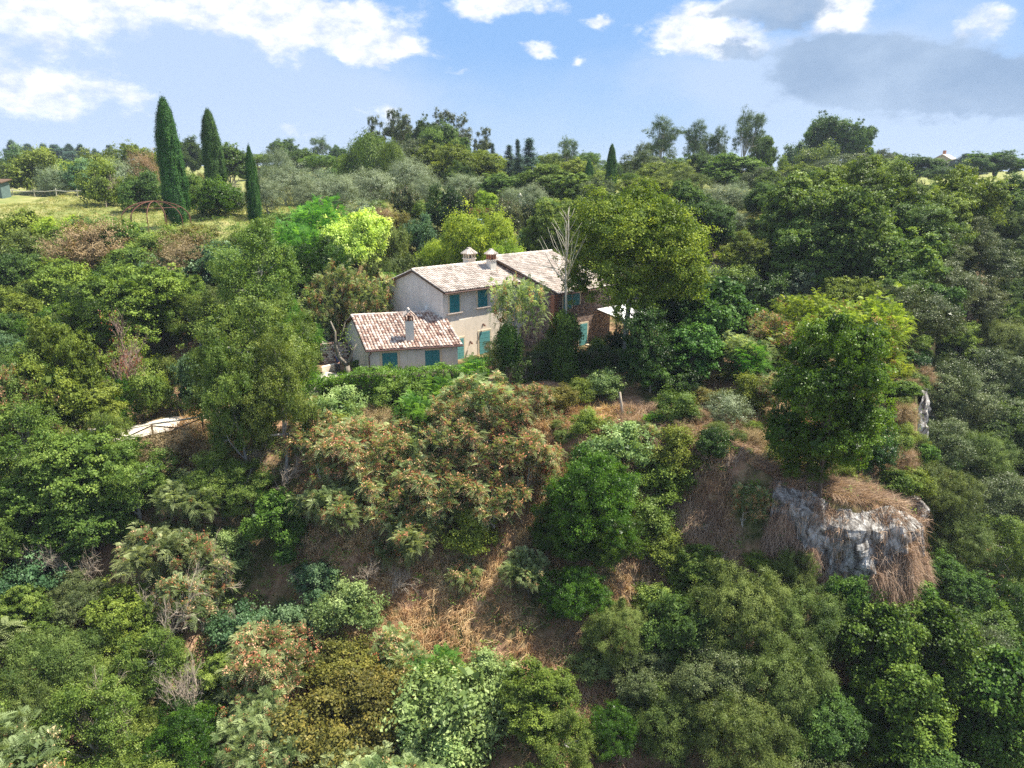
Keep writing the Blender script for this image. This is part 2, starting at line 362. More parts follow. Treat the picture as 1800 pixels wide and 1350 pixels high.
# ------------------------------------------------------------------ foliage generator
def unit(v): return v/(np.linalg.norm(v, axis=-1, keepdims=True)+1e-9)
def sph(r, n): return unit(r.randn(n, 3))
def leaf_quads(r, C, N, ln, wd, dirv=None, rnd=0.8):
    """C centres (n,3), N preferred normals; returns rhombus quads"""
    n = len(C); nn = unit(N+rnd*sph(r, n))
    a = sph(r, n) if dirv is None else unit(dirv+0.5*sph(r, n))
    a = unit(a-(a*nn).sum(-1, keepdims=True)*nn); b = np.cross(nn, a)
    L = ln*r.uniform(.65, 1.3, n)[:, None]; W = wd*r.uniform(.65, 1.3, n)[:, None]
    p0 = C-a*L/2; p2 = C+a*L/2; m = C-a*L*0.08+nn*W*0.18
    return np.stack([p0, m+b*W/2, p2, m-b*W/2], 1)
def lobes_of(r, R, H, zc, nl, lr, shape='round'):
    """list of lobe centres and radii"""
    i = np.arange(nl)+0.5; ph = np.arccos(1-2*i/nl); th = pi*(1+5**.5)*i+r.uniform(0, 6)
    d = np.stack([np.cos(th)*np.sin(ph), np.sin(th)*np.sin(ph), np.cos(ph)], -1)
    d = unit(d+0.28*r.randn(nl, 3)); d = d[d[:, 2] > -0.62]
    rad = lr*R*r.uniform(.6, 1.4, len(d))
    k = r.uniform(.66, 1.16, len(d))
    if shape == 'cone': k = k
    c = np.stack([d[:, 0]*(R-rad*.75)*k, d[:, 1]*(R-rad*.75)*k, zc+d[:, 2]*(H-rad*.75)*k], -1)
    if shape == 'cone':
        f = 1.15-0.95*(c[:, 2]-(zc-H))/(2*H); c[:, :2] *= np.clip(f, .1, 1.1)[:, None]; rad = rad*np.clip(f+.15, .35, 1.1)
    if shape == 'umbrella':
        c[:, 2] = zc+(c[:, 2]-zc)*0.55+0.28*H*(1-((c[:, 0]**2+c[:, 1]**2)/R**2)); rad = rad*.8
    c = np.vstack([c, [[0, 0, zc]]]); rad = np.r_[rad, lr*R*1.25]
    return c, rad
RAG = 0.10
def surf_points(r, c, rad, n, squash=0.85, low=0.35):
    pr = rad**2/np.sum(rad**2); i = r.choice(len(c), n*3, p=pr); d = sph(r, n*3)
    keep = (d[:, 2] > -0.35) | (r.rand(n*3) < low)
    i = i[keep]; d = d[keep]
    p = c[i]+d*rad[i][:, None]*np.array([1, 1, squash])*r.uniform(.86, 1.06, len(i))[:, None]
    D = np.linalg.norm((p[:, None]-c[None])/np.array([1, 1, squash]), axis=-1)/rad[None]
    ok = (D < 0.8).sum(1) == 0
    ok |= r.rand(len(p)) < 0.06
    p = p[ok][:n]; d = d[ok][:n]; i = i[ok][:n]; sc = rad[i][:, None]; R0 = np.abs(c[:, :2]).max()+rad.mean()
    f = 2.2/R0; w1 = np.sin(p[:, 0]*f*2+p[:, 2]*f*1.3+r.uniform(0, 6))*np.sin(p[:, 1]*f*2.1+p[:, 2]*f+r.uniform(0, 6)); w2 = np.sin(p[:, 0]*f*5+r.uniform(0, 6))*np.sin(p[:, 1]*f*5+p[:, 2]*f*4+r.uniform(0, 6))
    p = p+d*(w1*R0*.07+w2*R0*.035)[:, None]
    s_ = (r.rand(len(p)) < .20)[:, None]; p = p+s_*unit(d+np.array([0, 0, .45]))*np.abs(r.randn(len(p), 1))*RAG*R0*.9; return p, d, i
def tree_wood(r, mb, R, zc, H, c, rad, tr, lean=0.25, nlimb=9):
    top = zc+H*0.2; n = 6
    z = np.linspace(-1.2, top, n); off = np.cumsum(r.randn(n, 2)*lean*0.5, axis=0); off -= off[1]
    P = np.column_stack([off, z]); rd = np.interp(z, [-1.2, 0, top], [tr*1.4, tr, tr*.4]); mb.tube(P, rd, 7)
    for j in r.permutation(len(c))[:nlimb]:
        s = P[min(n-1, 2+r.randint(0, n-2))]; e = c[j]; k = 5; u = np.linspace(0, 1, k)[:, None]
        mid = s*(1-u)+e*u + np.sin(u*pi)*np.array([0, 0, -.12*R])+ r.randn(k, 3)*0.03*R*np.sin(u*pi)
        mb.tube(mid, np.linspace(tr*.5, tr*.14, k), 5, cap=False)
        for q in range(2):
            e2 = c[j]+sph(r, 1)[0]*rad[j]*0.9; s2 = mid[3]; u = np.linspace(0, 1, 4)[:, None]
            mb.tube(s2*(1-u)+e2*u, np.linspace(tr*.18, tr*.06, 4), 4, cap=False)
SPEC = {}
def round_tree(seed, R=4.0, H=3.0, zc=5.0, nl=16, lr=.40, ncl=420, lpc=70, ll=.16, lw=.10, cr=.34, shape='round', squash=.85,
               mat=None, bark=None, tr=.2, droop=0.0, rnd=.75, tsd=.17, upw=.45, inner=.12, limbs=9, low=.35, fl=0, pod=None, podf=0.0, tipup=0.0, lobetint=.12):
    r = np.random.RandomState(seed); c, rad = lobes_of(r, R, H, zc, nl, lr, shape)
    p, d, li = surf_points(r, c, rad, ncl, squash, low); n = len(p)
    lt = r.randn(len(c))*lobetint
    ct = .5+lt[li]+tsd*r.randn(n); sz = r.uniform(.6, 1.35, n)
    Q = []; Tn = []; MI = []
    K = lpc
    off = r.randn(n, K, 3)*cr*np.array([1, 1, .62])*sz[:, None, None]*0.6
    off += unit(d)[:, None]*tipup*np.abs(r.randn(n, K, 1))
    off[..., 2] -= droop*np.abs(r.randn(n, K))
    C = (p[:, None]+off).reshape(-1, 3); N = np.repeat(d*.7+np.array([0, 0, upw]), K, 0)
    dv = None
    if droop > 0: dv = np.tile(np.array([0, 0, -1.0]), (n*K, 1))+np.repeat(d, K, 0)*.5
    if tipup > 0: dv = np.repeat(d, K, 0)+np.array([0, 0, .6])
    Q.append(leaf_quads(r, C, N, ll, lw, dv, rnd)); Tn.append(np.repeat(ct, K)+r.randn(n*K)*.1); MI.append(np.zeros(n*K, int))
    if inner > 0:
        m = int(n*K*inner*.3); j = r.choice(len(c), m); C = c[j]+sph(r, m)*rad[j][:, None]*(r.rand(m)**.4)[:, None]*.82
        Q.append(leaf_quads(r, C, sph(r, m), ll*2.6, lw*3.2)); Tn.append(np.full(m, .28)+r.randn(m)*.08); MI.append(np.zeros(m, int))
    if podf > 0:
        s = r.rand(n) < podf; pp = p[s]+unit(d[s])*cr*.25; kk = 26; C = (pp[:, None]+r.randn(len(pp), kk, 3)*cr*np.array([.3, .3, .3])).reshape(-1, 3)
        Q.append(leaf_quads(r, C, sph(r, len(C))*.2+np.array([0, 0, .3]), ll*.9, lw*.8)); Tn.append(np.repeat(r.rand(len(pp)), kk)); MI.append(np.ones(len(C), int))
    mats = [mat]+([pod] if pod else [])
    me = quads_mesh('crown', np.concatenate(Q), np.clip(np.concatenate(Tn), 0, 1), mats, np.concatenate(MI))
    mb = MB(); tree_wood(r, mb, R, zc, H, c, rad, tr, nlimb=limbs)
    return [('trunk', mb.mesh('trunk', [bark], True)), ('crown', me)], dict(R=R, Hc=zc, H=H)
def frond_tree(seed, R=3.0, H=2.2, zc=3.4, nl=12, lr=.42, npt=260, nf=7, fl=.62, mat=None, bark=None, tr=.12, pod=None, podf=.3, pairs=8, lw=.055, ll=.15, low=.3):
    r = np.random.RandomState(seed); c, rad = lobes_of(r, R, H, zc, nl, lr); p, d, li = surf_points(r, c, rad, npt, .8, low)
    n = len(p); ct = .5+.16*r.randn(n); lt = r.randn(len(c))*.1; ct += lt[li]
    # fronds
    P = np.repeat(p, nf, 0); D = np.repeat(d, nf, 0); m = len(P)
    P = P + r.randn(m, 3)*.10
    dv = unit(D*.6+np.array([0, 0, .35])+.85*sph(r, m)); hz = unit(np.cross(dv, np.array([0, 0, 1.0])))
    u = (np.arange(pairs)+.7)/pairs; L = fl*r.uniform(.6, 1.25, m)
    base = P[:, None]+dv[:, None]*u[None, :, None]*L[:, None, None]
    base[..., 2] -= (u**2)[None]*L[:, None]*.45
    upn = unit(np.cross(hz, dv)); upn *= np.sign(upn[:, 2:3]+1e-6)
    tt = np.repeat(np.repeat(ct, nf)+r.randn(m)*.08, pairs)
    Q = []; T = []
    for s in (-1, 1):
        a = unit(hz*s*1.0+dv*.45+np.array([0, 0, -.15]))[:, None].repeat(pairs, 1)
        l = (ll*np.sin(pi*np.clip(u*.75+.2, 0, 1)))[None, :, None]*(L/fl)[:, None, None]
        b = dv[:, None].repeat(pairs, 1); p0 = base; p2 = base+a*l*1.15; mid = base+a*l*.5+upn[:, None]*.01
        q = np.stack([p0, mid+b*lw/2, p2, mid-b*lw/2], 2).reshape(-1, 4, 3); Q.append(q); T.append(tt)
    MI = [np.zeros(len(q), int) for q in Q]
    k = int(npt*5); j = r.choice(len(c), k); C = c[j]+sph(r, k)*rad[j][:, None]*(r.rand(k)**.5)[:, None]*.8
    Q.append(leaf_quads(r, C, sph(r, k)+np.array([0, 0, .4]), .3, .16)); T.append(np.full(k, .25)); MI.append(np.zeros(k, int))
    if podf > 0 and pod:
        s = r.rand(n) < podf; pp = p[s]+unit(d[s])*.10; kk = 42; C = (pp[:, None]+r.randn(len(pp), kk, 3)*np.array([.13, .13, .15])-np.array([0, 0, .04])).reshape(-1, 3)
        Q.append(leaf_quads(r, C, sph(r, len(C))*.4+np.array([0, 0, .2]), .13, .07, np.tile([0, 0, -1.0], (len(C), 1)))); T.append(np.repeat(r.rand(len(pp)), kk)); MI.append(np.ones(len(C), int))
    mats = [mat]+([pod] if pod else [])
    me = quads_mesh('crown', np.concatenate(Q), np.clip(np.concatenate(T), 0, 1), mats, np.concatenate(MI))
    mb = MB(); tree_wood(r, mb, R, zc, H, c, rad, tr, nlimb=8)
    return [('trunk', mb.mesh('trunk', [bark], True)), ('crown', me)], dict(R=R, Hc=zc, H=H)
def column_tree(seed, R=1.5, Ht=14., mat=None, bark=None, n=2600, K=34, prof=None, ll=.19, lw=.075, gap=.0):
    r = np.random.RandomState(seed); u = r.rand(n)**.85; prof = prof or [(0, .6), (.06, .85), (.2, 1), (.5, .93), (.78, .74), (.92, .46), (.98, .2), (1, .04)]
    px_, py_ = zip(*prof); th = r.uniform(0, 2*pi, n)
    wob = .86+.13*np.sin(th*3+u*7+seed)+.13*np.abs(np.sin(th*5+u*6+seed))+.05*np.sin(u*40+th*3)+.09*r.randn(n)+.12*(r.rand(n) < .12)
    rr = R*np.interp(u, px_, py_)*wob
    p = np.stack([rr*np.cos(th), rr*np.sin(th), .4+u*(Ht-.4)], -1); d = np.stack([np.cos(th), np.sin(th), .25+0*th], -1)
    ct = .5+.13*r.randn(n)+.12*np.sin(th*5+u*6)
    off = r.randn(n, K, 3)*np.array([.13, .13, .32])*max(R/1.5, .7)
    C = (p[:, None]+off).reshape(-1, 3); N = np.repeat(d, K, 0)
    Q = [leaf_quads(r, C, N, ll, lw, np.tile([0, 0, 1.6], (n*K, 1))+np.repeat(d, K, 0)*.5, .55)]; T = [np.repeat(ct, K)+r.randn(n*K)*.08]
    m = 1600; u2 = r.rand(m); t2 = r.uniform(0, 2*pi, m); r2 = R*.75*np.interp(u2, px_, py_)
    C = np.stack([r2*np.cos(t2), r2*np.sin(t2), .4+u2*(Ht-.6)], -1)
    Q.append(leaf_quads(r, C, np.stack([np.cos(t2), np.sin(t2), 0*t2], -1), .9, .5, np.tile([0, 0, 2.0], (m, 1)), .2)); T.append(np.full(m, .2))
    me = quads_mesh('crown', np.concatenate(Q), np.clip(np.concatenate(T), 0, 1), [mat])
    mb = MB(); mb.tube([(0, 0, -1.2), (0, 0, 1), (.05, 0, Ht*.8)], [R*.16, R*.13, .03], 7)
    return [('trunk', mb.mesh('trunk', [bark], True)), ('crown', me)], dict(R=R, Hc=Ht/2, H=Ht/2)
def tier_tree(seed, R=3.2, Ht=10., mat=None, bark=None, tiers=11, flat=.16, top=.08, ll=.26, lw=.10, base=.15, K=26, up=-.15, pw=1.0):
    """firs and cedars: whorls of flat sprays"""
    r = np.random.RandomState(seed); mb = MB(); mb.tube([(0, 0, -1.2), (0, 0, Ht*.5), (0, 0, Ht*.97)], [R*.09, R*.07, .03], 7)
    ps = []; ds = []
    for i in range(tiers):
        f = i/(tiers-1); z = Ht*(base+(1-base)*f*.96); rad = R*((1-f)**pw*(1-top)+top)*r.uniform(.8, 1.12)
        nb = max(4, int(9-4*f)); a0 = r.uniform(0, 6)
        for b in range(nb):
            if r.rand() < .12: continue
            a = a0+2*pi*b/nb+r.uniform(-.45, .45); L = rad*r.uniform(.5, 1.15); m = max(3, int(L/.22)); s = np.linspace(.12, 1, m)
            dirv = np.array([cos(a), sin(a)]); zj = z+r.uniform(-.45, .45)*Ht*(1-base)/tiers; z1 = zj+up*L*s+.05*r.randn(m)
            mb.tube([(0, 0, z), (dirv[0]*L*.5, dirv[1]*L*.5, z+up*L*.5), (dirv[0]*L*.95, dirv[1]*L*.95, z+up*L)], [R*.025, R*.017, .01], 4, cap=False)
            for q in range(2):
                lat = r.randn(m)*L*.17*(.4+s*.6)
                ps.append(np.stack([dirv[0]*L*s-dirv[1]*lat, dirv[1]*L*s+dirv[0]*lat, z1], -1)); ds.append(np.tile([dirv[0]*.3, dirv[1]*.3, .9], (m, 1)))
    p = np.concatenate(ps); d = np.concatenate(ds); n = len(p); ct = .5+.15*r.randn(n)
    C = (p[:, None]+r.randn(n, K, 3)*np.array([.24, .24, flat*1.3])*(R/3.2)).reshape(-1, 3)
    me = quads_mesh('crown', leaf_quads(r, C, np.repeat(d, K, 0), ll*R/3.2, lw*R/3.2, None, .6), np.clip(np.repeat(ct, K)+r.randn(n*K)*.08, 0, 1), [mat])
    return [('trunk', mb.mesh('trunk', [bark], True)), ('crown', me)], dict(R=R, Hc=Ht/2, H=Ht/2)
def bare_tree(seed, Ht=5., spread=.6, bark=None, levels=4, tr=.09, twig=None, twigf=0, kids=(4, 6), red=None):
    r = np.random.RandomState(seed); mb = MB(); tips = []
    def grow(p, d, L, rad, lev):
        k = 5; pts = [p]; dd = d.copy()
        for i in range(k):
            dd = unit(dd+.16*r.randn(3)+np.array([0, 0, .03])); pts.append(pts[-1]+dd*L/k)
        mb.tube(np.array(pts), np.linspace(rad, rad*.5, k+1), 5 if lev < 2 else 3, cap=False)
        if lev >= levels: tips.append(pts[-1]); return
        for _ in range(r.randint(*kids)):
            q = pts[r.randint(2, k+1)]; nd = unit(dd+spread*1.3*sph(r, 1)[0]+np.array([0, 0, .12])); grow(np.array(q), nd, L*r.uniform(.5, .78), rad*.52, lev+1)
    grow(np.array([0, 0, -.6]), np.array([.08, 0, 1.0]), Ht*.42, tr, 0)
    out = [('trunk', mb.mesh('trunk', [bark], True))]
    if twig is not None:
        tp = np.array(tips); s = r.rand(len(tp)) < twigf; tp = tp[s]; K = 10
        C = (tp[:, None]+r.randn(len(tp), K, 3)*.12).reshape(-1, 3)
        out.append(('leaves', quads_mesh('leaves', leaf_quads(r, C, sph(r, len(C)), .11, .06), r.rand(len(C)), [twig])))
    return out, dict(R=Ht*.42, Hc=Ht*.55, H=Ht*.45)
def ivy_column(seed, R=.8, Ht=5., mat=None, bark=None):
    r = np.random.RandomState(seed); n = 330; K = 46; u = r.rand(n); th = r.uniform(0, 2*pi, n)
    rr = R*np.interp(u, [0, .3, .8, .95, 1], [1.0, .85, .95, .75, .3])*(1+.2*np.sin(th*2+u*8+seed)+.12*r.randn(n))
    p = np.stack([rr*np.cos(th), rr*np.sin(th), u*Ht], -1); d = np.stack([np.cos(th), np.sin(th), .3+0*th], -1)
    C = (p[:, None]+r.randn(n, K, 3)*np.array([.16, .16, .2])).reshape(-1, 3)
    me = quads_mesh('ivy', leaf_quads(r, C, np.repeat(d, K, 0), .14, .12, None, .6), np.clip(np.repeat(.5+.2*r.randn(n), K)+.08*r.randn(n*K), 0, 1), [mat])
    mb = MB(); mb.tube([(0, 0, -.8), (.05, .05, Ht*.5), (0, .1, Ht*1.02)], [R*.3, R*.25, R*.18], 7)
    return [('trunk', mb.mesh('trunk', [bark], True)), ('ivy', me)], dict(R=R, Hc=Ht/2, H=Ht/2)
# ------------------------------------------------------------------ leaf and bark materials
LM = {
 'oak':    leaf_mat('oak_leaves', [(.030, .060, .014), (.070, .125, .026), (.13, .20, .045)]),
 'maple':  leaf_mat('maple_leaves', [(.045, .085, .016), (.105, .17, .032), (.21, .285, .065)]),
 'lime':   leaf_mat('lime_green_leaves', [(.08, .14, .014), (.20, .29, .035), (.38, .47, .08)], .4, var=.1),
 'yellow': leaf_mat('yellow_leaves', [(.22, .34, .05), (.40, .54, .13), (.62, .72, .28)], .35, var=.05),
 'olive':  leaf_mat('olive_leaves', [(.085, .115, .06), (.18, .225, .135), (.32, .37, .26)], .15, .45, .5),
 'holm':   leaf_mat('holm_oak_leaves', [(.032, .048, .018), (.080, .105, .040), (.145, .17, .075)], .15, .4, .4),
 'willow': leaf_mat('fine_olive_leaves', [(.038, .062, .014), (.092, .130, .030), (.18, .225, .066)], .25, .5, .4),
 'elm':    leaf_mat('elm_leaves', [(.045, .080, .016), (.115, .17, .030), (.25, .31, .080)], .3, .45, .4),
 'poplar': leaf_mat('poplar_leaves', [(.045, .080, .010), (.12, .17, .018), (.27, .32, .05)], .35, .5, .3),
 'locust': leaf_mat('locust_leaves', [(.070, .11, .038), (.19, .235, .105), (.37, .43, .24)], .35),
 'fresh':  leaf_mat('fresh_green_leaves', [(.035, .12, .018), (.105, .235, .042), (.21, .37, .085)], .4),
 'feather':leaf_mat('feathery_yellow_green_leaves', [(.10, .14, .018), (.21, .27, .035), (.33, .37, .06)], .4),
 'pod':    leaf_mat('rust_seed_pods', [(.30, .10, .05), (.50, .24, .14), (.64, .42, .28)], .15, var=.08),
 'laurel': leaf_mat('laurel_leaves', [(.014, .034, .008), (.036, .078, .014), (.075, .14, .026)], .2, .4, .4),
 'vivid':  leaf_mat('vivid_dark_leaves', [(.022, .050, .006), (.060, .120, .012), (.12, .20, .022)], .35, .4, .4),
 'broad':  leaf_mat('broad_dark_leaves', [(.020, .050, .010), (.055, .115, .020), (.12, .21, .045)], .25, .45, .3),
 'cypress':leaf_mat('cypress_foliage', [(.014, .045, .010), (.035, .10, .020), (.085, .18, .030)], .1, .6),
 'pine':   leaf_mat('pine_needles', [(.040, .070, .030), (.085, .13, .055), (.15, .20, .09)], .15, .6),
 'fir':    leaf_mat('blue_green_needles', [(.022, .055, .040), (.05, .10, .075), (.10, .16, .12)], .1, .6),
 'ivy':    leaf_mat('ivy_leaves', [(.020, .050, .008), (.060, .115, .018), (.14, .22, .042)], .25, .45, .25),
 'ylw_ol': leaf_mat('yellowish_olive_leaves', [(.055, .085, .014), (.125, .175, .028), (.24, .295, .055)], .3),
 'rusty':  leaf_mat('rusty_olive_leaves', [(.055, .058, .012), (.12, .12, .026), (.24, .21, .05)], .25),
 'brown':  leaf_mat('dry_brown_foliage', [(.12, .08, .045), (.26, .18, .11), (.38, .28, .18)], .2),
 'teal':   leaf_mat('bluish_green_leaves', [(.030, .070, .032), (.075, .145, .068), (.16, .25, .13)], .25, .45, .4),
 'pale':   leaf_mat('pale_grey_green_leaves', [(.07, .12, .04), (.17, .25, .09), (.33, .42, .18)], .3, .45, .4),
 'flower': leaf_mat('faded_pale_flower_heads', [(.30, .25, .18), (.45, .38, .28), (.60, .52, .40)], .2),
 'hedge':  leaf_mat('hedge_leaves', [(.030, .075, .008), (.085, .17, .014), (.17, .28, .025)], .25, .4, .4, .03),
 'redleaf':leaf_mat('dead_red_brown_leaves', [(.16, .05, .03), (.30, .09, .05), (.40, .16, .08)], .2),
 'straw':  leaf_mat('dry_straw', [(.24, .13, .07), (.48, .33, .20), (.78, .60, .40)], .25, .7, .2),
 'vine':   leaf_mat('dry_vines', [(.17, .11, .08), (.34, .24, .18), (.52, .40, .32)], .1, .8, .1),
}
BK = bark_mat('brown_bark', (.06, .045, .032), (.16, .13, .10)); BG = bark_mat('grey_bark', (.20, .185, .165), (.42, .40, .36))
BW = bark_mat('bleached_dead_wood', (.26, .20, .15), (.50, .42, .33)); BR = bark_mat('reddish_dead_wood', (.26, .17, .13), (.48, .34, .28))
BF = bark_mat('mid_grey_brown_bark', (.13, .105, .08), (.30, .26, .21)); BI = bark_mat('pale_dry_stem', (.34, .31, .24), (.58, .54, .44))

# ------------------------------------------------------------------ species (built once, then copied)
S = {}
def sp(key, name, cat, fns): S[key] = dict(name=name, cat=cat, var=fns, built=[None]*len(fns))
def rt(**k): return lambda: round_tree(**k)
L = LM
sp('oak', 'oak_tree', 'tree', [rt(seed=s, R=4.2, H=3.9, zc=5.0, nl=30, lr=.29, ncl=720, low=.7, lpc=60, ll=.2, lw=.14, cr=.36, mat=L['oak'], bark=BK, tsd=.16, lobetint=.16) for s in (1, 2)])
sp('maple', 'maple_tree', 'tree', [rt(seed=s, R=4.4, H=4.3, zc=5.0, nl=44, lr=.24, ncl=860, low=.75, lpc=55, ll=.22, lw=.16, cr=.34, mat=L['maple'], bark=BK, lobetint=.15) for s in (11, 12)])
sp('ylwoak', 'field_oak_tree', 'tree', [rt(seed=s, R=4.2, H=3.9, zc=4.8, nl=36, lr=.27, ncl=720, low=.7, lpc=50, ll=.2, lw=.14, cr=.34, mat=L['ylw_ol'], bark=BK) for s in (15, 16)])
sp('lime', 'acacia_tree', 'tree', [rt(seed=s, R=3.2, H=2.2, zc=3.6, nl=16, lr=.36, ncl=380, lpc=50, ll=.17, lw=.09, cr=.36, mat=L['lime'], bark=BK, tr=.12) for s in (21, 22)])
sp('yellow', 'golden_locust_tree', 'tree', [rt(seed=25, R=3.4, H=2.8, zc=4.0, nl=26, lr=.26, ncl=520, lpc=50, ll=.2, lw=.11, cr=.30, droop=.35, mat=L['yellow'], bark=BK)])
sp('olive', 'olive_tree', 'tree', [rt(seed=s, R=2.6, H=2.0, zc=2.6, nl=10, lr=.46, ncl=420, lpc=55, ll=.17, lw=.035, cr=.30, tipup=.28, mat=L['olive'], bark=BG, tr=.14, tsd=.12, inner=.1) for s in (31, 32, 33)])
sp('holm', 'holm_oak_tree', 'tree', [rt(seed=s, R=4.0, H=3.8, zc=4.6, nl=34, lr=.28, ncl=680, low=.6, lpc=70, ll=.13, lw=.08, cr=.36, mat=L['holm'], bark=BK) for s in (41, 42)])
sp('willow', 'hackberry_tree', 'tree', [rt(seed=s, R=4.6, H=4.3, zc=5.0, nl=44, lr=.24, ncl=950, lpc=75, ll=.17, lw=.055, cr=.36, droop=.30, mat=L['willow'], bark=BK, lobetint=.14) for s in (51, 52)])
sp('elm', 'elm_tree', 'tree', [rt(seed=s, R=3.6, H=4.2, zc=4.8, nl=44, lr=.23, ncl=760, lpc=46, low=.8, ll=.13, lw=.08, cr=.34, mat=L['elm'], bark=BG, lobetint=.12, inner=.16) for s in (61, 62, 63)])
sp('poplar', 'poplar_tree', 'tree', [rt(seed=71, R=5.2, H=4.6, zc=8.4, nl=60, lr=.25, ncl=1600, lpc=46, low=.45, ll=.15, lw=.12, cr=.38, mat=L['poplar'], bark=BG, tr=.26, tsd=.2, lobetint=.16, inner=.14)])
sp('locust', 'locust_tree', 'tree', [(lambda s=s, n=n, f=f: frond_tree(s, R=2.6, H=2.5, zc=3.4, nl=16, lr=.32, npt=n, mat=L['locust'], bark=BI, pod=L['pod'], podf=f)) for s, n, f in ((81, 200, .95), (82, 170, .8), (83, 220, .6), (89, 140, 1.0))])
sp('locustg', 'locust_tree', 'tree', [(lambda s=s: frond_tree(s, R=2.6, H=2.1, zc=3.0, npt=280, mat=L['locust'], bark=BK, pod=L['pod'], podf=.10)) for s in (84, 85)])
sp('locusts', 'locust_tree', 'tree', [lambda: frond_tree(184, R=2.6, H=2.3, zc=3.4, nl=16, lr=.3, npt=110, nf=6, mat=L['locust'], bark=BG, pod=L['pod'], podf=.2)])
sp('locustm', 'locust_tree', 'tree', [(lambda s=s: frond_tree(s, R=2.6, H=2.3, zc=3.2, npt=230, mat=L['locust'], bark=BG, pod=L['pod'], podf=.4)) for s in (186, 187)])
sp('fresh', 'tree_of_heaven', 'tree', [(lambda s=s: frond_tree(s, R=2.2, H=2.0, zc=2.4, nl=10, npt=230, fl=.8, mat=L['fresh'], bark=BK)) for s in (86, 87)])
sp('feather', 'false_acacia_tree', 'tree', [(lambda s=s: frond_tree(s, R=3.4, H=2.6, zc=3.6, nl=18, lr=.34, npt=460, nf=8, fl=.5, ll=.11, lw=.05, mat=L['feather'], bark=BK, pod=L['pod'], podf=.12)) for s in (88, 89)])
sp('laurel', 'laurel_tree', 'tree', [rt(seed=s, R=2.2, H=3.2, zc=3.4, nl=18, lr=.36, ncl=420, lpc=60, ll=.16, lw=.08, cr=.28, tipup=.3, mat=L['laurel'], bark=BK, low=.8) for s in (91, 92)])
sp('vivid', 'strawberry_tree', 'tree', [rt(seed=s, R=3.6, H=3.4, zc=4.0, nl=26, lr=.30, ncl=620, lpc=70, ll=.12, lw=.07, cr=.30, mat=L['vivid'], bark=BK, low=.6, lobetint=.2) for s in (95, 96)])
sp('broad', 'fig_tree', 'tree', [rt(seed=s, R=3.6, H=3.0, zc=3.9, nl=22, lr=.32, ncl=430, lpc=34, ll=.30, lw=.22, cr=.40, mat=L['broad'], bark=BG) for s in (101, 102)])
sp('darkoak', 'evergreen_oak_tree', 'tree', [rt(seed=105, R=4.2, H=5.6, zc=6.6, nl=48, lr=.24, ncl=1100, lpc=60, ll=.17, lw=.11, cr=.34, mat=L['vivid'], bark=BK, low=.9, lobetint=.16)])
sp('cypress', 'cypress_tree', 'tree', [(lambda s=s: column_tree(s, R=1.5, Ht=14, mat=L['cypress'], bark=BK)) for s in (111, 112)])
sp('thincyp', 'cypress_tree', 'tree', [lambda: column_tree(115, R=1.3, Ht=11, mat=L['cypress'], bark=BK, n=900, prof=[(0, .35), (.1, .7), (.3, 1), (.6, .9), (.85, .55), (1, .05)])])
sp('dense', 'bay_tree', 'tree', [lambda: column_tree(118, R=4.0, Ht=9, mat=L['maple'], bark=BK, n=1500, K=34, ll=.3, lw=.16, prof=[(0, .7), (.2, 1), (.55, .95), (.8, .75), (.93, .45), (1, .08)])])
sp('fir', 'fir_tree', 'tree', [(lambda s=s: tier_tree(s, R=3.2, Ht=10, mat=L['fir'], bark=BK)) for s in (121, 122)])
sp('cedar', 'cedar_tree', 'tree', [(lambda s=s: tier_tree(s, R=4.2, Ht=9.5, mat=L['fir'], bark=BK, tiers=8, top=.3, base=.25, up=.08, pw=.5, ll=.34, lw=.14, K=40, flat=.25)) for s in (125, 126, 127)])
sp('cedarb', 'cedar_tree', 'tree', [lambda: tier_tree(128, R=4.6, Ht=9.5, mat=L['fir'], bark=BK, tiers=13, top=.1, base=.1, up=.05, pw=.8, K=40, ll=.34)])
sp('pine', 'pine_tree', 'tree', [rt(seed=s, R=3.0, H=3.4, zc=7.0, nl=22, lr=.26, ncl=330, lpc=60, ll=.26, lw=.045, cr=.34, tipup=.25, mat=L['pine'], bark=BG, tr=.2, inner=.05, limbs=16, low=.6) for s in (131, 132)])
sp('umbrella', 'stone_pine_tree', 'tree', [rt(seed=135, R=4.4, H=2.0, zc=6.2, nl=24, lr=.26, ncl=420, lpc=60, ll=.24, lw=.05, cr=.34, shape='umbrella', mat=L['maple'], bark=BK, tr=.2)])
sp('airy', 'ash_tree', 'tree', [rt(seed=s, R=2.6, H=3.6, zc=6.2, nl=30, lr=.22, ncl=340, lpc=50, ll=.17, lw=.10, cr=.30, mat=L['holm'], bark=BK, tr=.14, inner=.0, limbs=22, low=.8) for s in (137, 138)])
